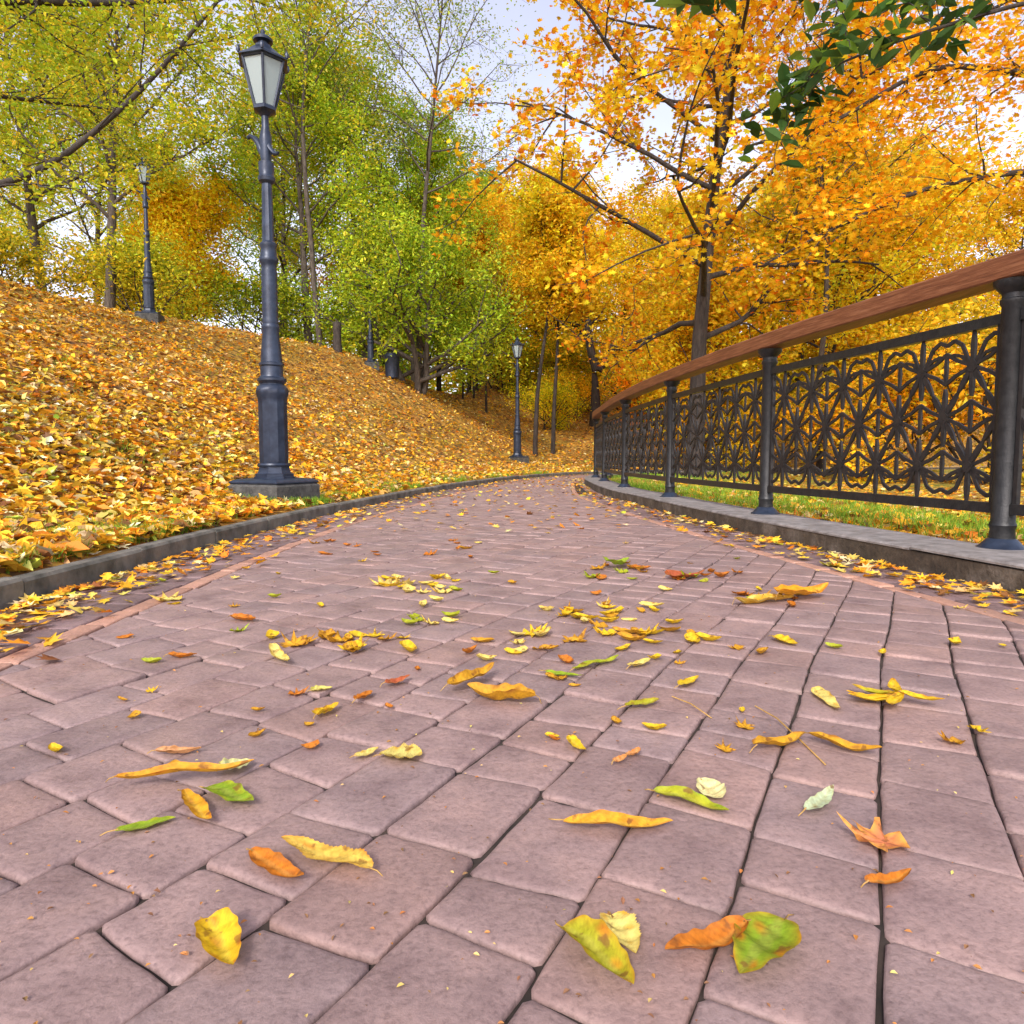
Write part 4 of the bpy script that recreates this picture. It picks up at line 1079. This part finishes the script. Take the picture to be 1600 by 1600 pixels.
def lobed_mesh(size, c0, c1, seed, droop=.25):
    q = np.random.default_rng(seed); tv, tf = T_maple(); V = []; Cc = []; F = []
    out = []; n_ = len(tv) - 1
    ctr = np.array([0, -.1, 0]); ringn = 4; pts = [tv[i] for i in range(1, n_ + 1)] + [tv[0]]
    fine = []
    for i in range(len(pts)):
        a, b_ = pts[i], pts[(i + 1) % len(pts)]
        for t in (0, .33, .66): fine.append(a * (1 - t) + b_ * t + q.normal(0, .012, 3) * (t > 0))
    m_ = len(fine); V.append(ctr); Cc.append(np.array(c0))
    for r in range(1, ringn + 1):
        for j, p in enumerate(fine):
            t = r / ringn; v = ctr + (p - ctr) * t; rr = np.hypot(v[0], v[1] + .1)
            v[2] = droop * rr ** 2 * (1 + .5 * math.sin(j * .7 + seed)) + .03 * math.sin(j * 1.1) * t; V.append(v)
            k = t ** 3 * .6 + .2 * (math.sin(j * .5) > .3); Cc.append(np.array(c0) * (1 - k) + np.array(c1) * k)
    for j in range(m_): F.append((0, 1 + j, 1 + (j + 1) % m_))
    for r in range(ringn - 1):
        for j in range(m_):
            a = 1 + r * m_ + j; b_ = 1 + r * m_ + (j + 1) % m_; F.append((a, a + m_, b_ + m_, b_))
    V = np.array(V) * size; V[:, 2] -= V[:, 2].min()
    me = bpy.data.meshes.new('fallen_leaf'); me.from_pydata([tuple(v) for v in V], [], F)
    a = me.color_attributes.new('col', 'FLOAT_COLOR', 'POINT'); c4 = np.ones((len(V), 4), np.float32); c4[:, :3] = np.clip(Cc, 0, .95); a.data.foreach_set('color', c4.ravel())
    me.polygons.foreach_set('use_smooth', np.ones(len(F), bool)); me.materials.append(M['fallen']); return me
for px_, py_, s, c0, c1, rz, lab, dr in [(1372, 1318, .085, (.62, .20, .09), (.80, .42, .05), 1.2, 'large red lobed leaf with orange edge at the right', .5),
                                     (600, 914, .13, PY, GD, .5, 'pale lobed leaf in the far left yellow clump', .3),
                                     (262, 938, .12, PY, GD, 1.5, 'cream lobed leaf by the salmon border at the left', .4),
                                     (1300, 885, .13, OG, PY, 2.5, 'olive lobed leaf below the low wall', .3),
                                     (530, 1003, .10, GD, BR, 2.0, 'golden lobed leaf at the heart of the left golden heap', .6)]:
    g = ground_at(px_, py_); o = bpy.data.objects.new('fallen_leaf', lobed_mesh(s, c0, c1, int(px_), dr)); C.objects.link(o)
    o.location = (g.x, g.y, .003); o.rotation_euler = (0, 0, rz); tag(o, lab, 'leaf', GF)
# yellow fan of leaflets at the right
fan = empty('compound_leaf', tuple(ground_at(1405, 1098))); tag(fan, 'yellow fan of slender leaflets on one stalk at the right of the paving', 'leaf')
for k, (dx, dy, L_) in enumerate([(-.105, .03, .1), (-.10, .005, .105), (-.095, -.02, .1), (-.06, .05, .09), (-.04, -.05, .09), (.02, .06, .09), (.05, -.045, .08)]):
    o = bpy.data.objects.new('leaflet', leaf_mesh(L_, .024, 'lance', .25, .5, .2, YL if k != 3 else OG, OR, 300 + k)); C.objects.link(o); o.parent = fan
    o.location = (0, 0, .004 + .002 * k); o.rotation_euler = (0, 0, math.atan2(-dx, dy))
# long leaf stalk linking the curled pair
a = ground_at(1180, 1103, .004); b_ = ground_at(1252, 1158, .006); c_ = ground_at(1290, 1195, .004)
s = MB(); s.tube([a, a.lerp(b_, .5) + Vector((0, 0, .008)), b_, c_], [.0012, .0014, .0016, .0012], 6)
o = s.build('bare_leaf_stalk', M['stalk'], smooth=True); tag(o, 'thin bare brown leaf stalk running up from the dark golden pair', 'leaf stalk')
a = ground_at(1050, 1088, .004); b_ = ground_at(1112, 1122, .004)
s = MB(); s.tube([a, a.lerp(b_, .5) + Vector((0, 0, .006)), b_], [.0012, .0014, .0012], 6)
o = s.build('twig', M['stalk'], smooth=True); tag(o, 'short curved brown twig right of the olive leaf', 'twig')

# smaller scattered leaves: clusters read off the picture, then random
protos = {}
cls = {'golden': (GD, BR), 'yellow': (YL, GD), 'cream': (PY, GD), 'green': (OG, GN), 'rust': (OR, BR)}
for nm, (c0, c1) in cls.items():
    protos[nm] = [leaf_mesh(.085, .034, 'lance', .35, .7, .4, c0, c1, 500 + hash(nm[0]) % 7, nu=8, nv=4), leaf_mesh(.07, .045, 'ovate', .4, .5, -.3, c0, c1, 520, nu=8, nv=4), lobed_mesh(.085, c0, c1, 7, .5)]
def small(px_, py_, nm, zone, s=1.0):
    g = ground_at(px_, py_)
    if not (inner_l(g.y) - SL + .05 < g.x < inner_r(g.y) + SR - .08): return False
    o = bpy.data.objects.new('fallen_leaf', protos[nm][rnd.choice([0, 0, 1, 2])]); C.objects.link(o)
    o.location = (g.x, g.y, .002); s *= rnd.uniform(.6, 1.15); o.scale = (s, s, s * rnd.uniform(.7, 1.3))
    o.rotation_euler = (rnd.uniform(-.1, .1), rnd.uniform(-.25, .25), rnd.uniform(0, 6.28))
    art = 'small ' + nm + ' fallen leaf '
    tag(o, art + zone, 'leaf', nm + ' leaves ' + zone); return True
cnt = 0
clusters = [((450, 630), (992, 1016), 14, ['golden', 'yellow', 'golden'], 'in the golden heap left of centre'),
            ((855, 1000), (948, 975), 18, ['yellow', 'golden', 'cream'], 'in the yellow clump at the centre'),
            ((870, 1100), (988, 1006), 14, ['golden', 'yellow'], 'in the long row of leaves right of centre'),
            ((770, 850), (985, 1022), 9, ['cream', 'yellow', 'golden'], 'in the pale clump at the centre'),
            ((580, 720), (903, 930), 16, ['cream', 'yellow'], 'in the pale far left clump'),
            ((910, 1010), (884, 912), 12, ['green', 'golden', 'rust'], 'in the far middle clump'),
            ((1030, 1125), (895, 916), 8, ['rust', 'green'], 'in the far right reddish clump'),
            ((1150, 1290), (930, 950), 8, ['golden', 'rust'], 'in the orange clump below the wall'),
            ((470, 720), (845, 870), 12, ['golden', 'rust'], 'in the distant left row'),
            ((640, 720), (960, 985), 6, ['cream', 'green'], 'in the pale dots left of centre')]
for (xa, xb), (ya, yb), n_, nms, zn in clusters:
    for _ in range(n_):
        if small(rnd.uniform(xa, xb), rnd.uniform(ya, yb), rnd.choice(nms), zn, .95): cnt += 1
while cnt < 200:
    if cnt < 172: ok = small(rnd.uniform(100, 1500), 830 + 210 * rnd.random() ** 1.4, rnd.choice(['golden', 'yellow', 'cream', 'rust', 'green', 'golden']), 'loose on the paving', .7)
    else: ok = small(rnd.uniform(0, 1600), 1000 + 200 * rnd.random(), rnd.choice(['golden', 'rust', 'yellow']), 'loose on the nearer paving', .5)
    if ok: cnt += 1
# the rest: litter on far paving and along both edges
n1 = 1700; y = np.exp(rg.uniform(math.log(1.6), math.log(21), n1)); side = rg.random(n1); e = np.abs(rg.normal(0, .17, n1))
xl = xk(LK, y) + .03 + e; xr_ = xk(RK, y) - .03 - e * .9; x = np.where(side < .5, xl, xr_)
n2 = 650; y2 = rg.uniform(4.5, 19, n2); f = rg.uniform(.1, .9, n2); x2 = xk(LK, y2) * (1 - f) + xk(RK, y2) * f
x = np.concatenate([x, x2]); y = np.concatenate([y, y2]); n_ = len(x)
o = instances('path_leaf_litter', T_maple(), np.stack([x, y, rg.uniform(.006, .018, n_)], 1), rot_tilt(n_, .3), rg.uniform(.03, .075, n_), palette(n_, LIT, LW, .25), M['litter'])
tag(o, 'small orange and yellow leaves gathered along both edges and over the far paving', 'leaf litter', kind='stuff')
# crumbs in joints
n_ = 900; y = np.exp(rg.uniform(math.log(.5), math.log(5), n_)); x = rg.uniform(-.9, .9, n_) * np.minimum(y, 1.9)
o = instances('leaf_crumbs', T_leaf(), np.stack([x, y, np.full(n_, .004)], 1), rot_tilt(n_, .3), rg.uniform(.002, .009, n_), palette(n_, [(.45, .2, .05), (.25, .13, .06), (.6, .45, .15)], [3, 3, 1]), M['litter'])
tag(o, 'tiny brown crumbs of leaf between and on the pavers', 'leaf litter', kind='stuff')
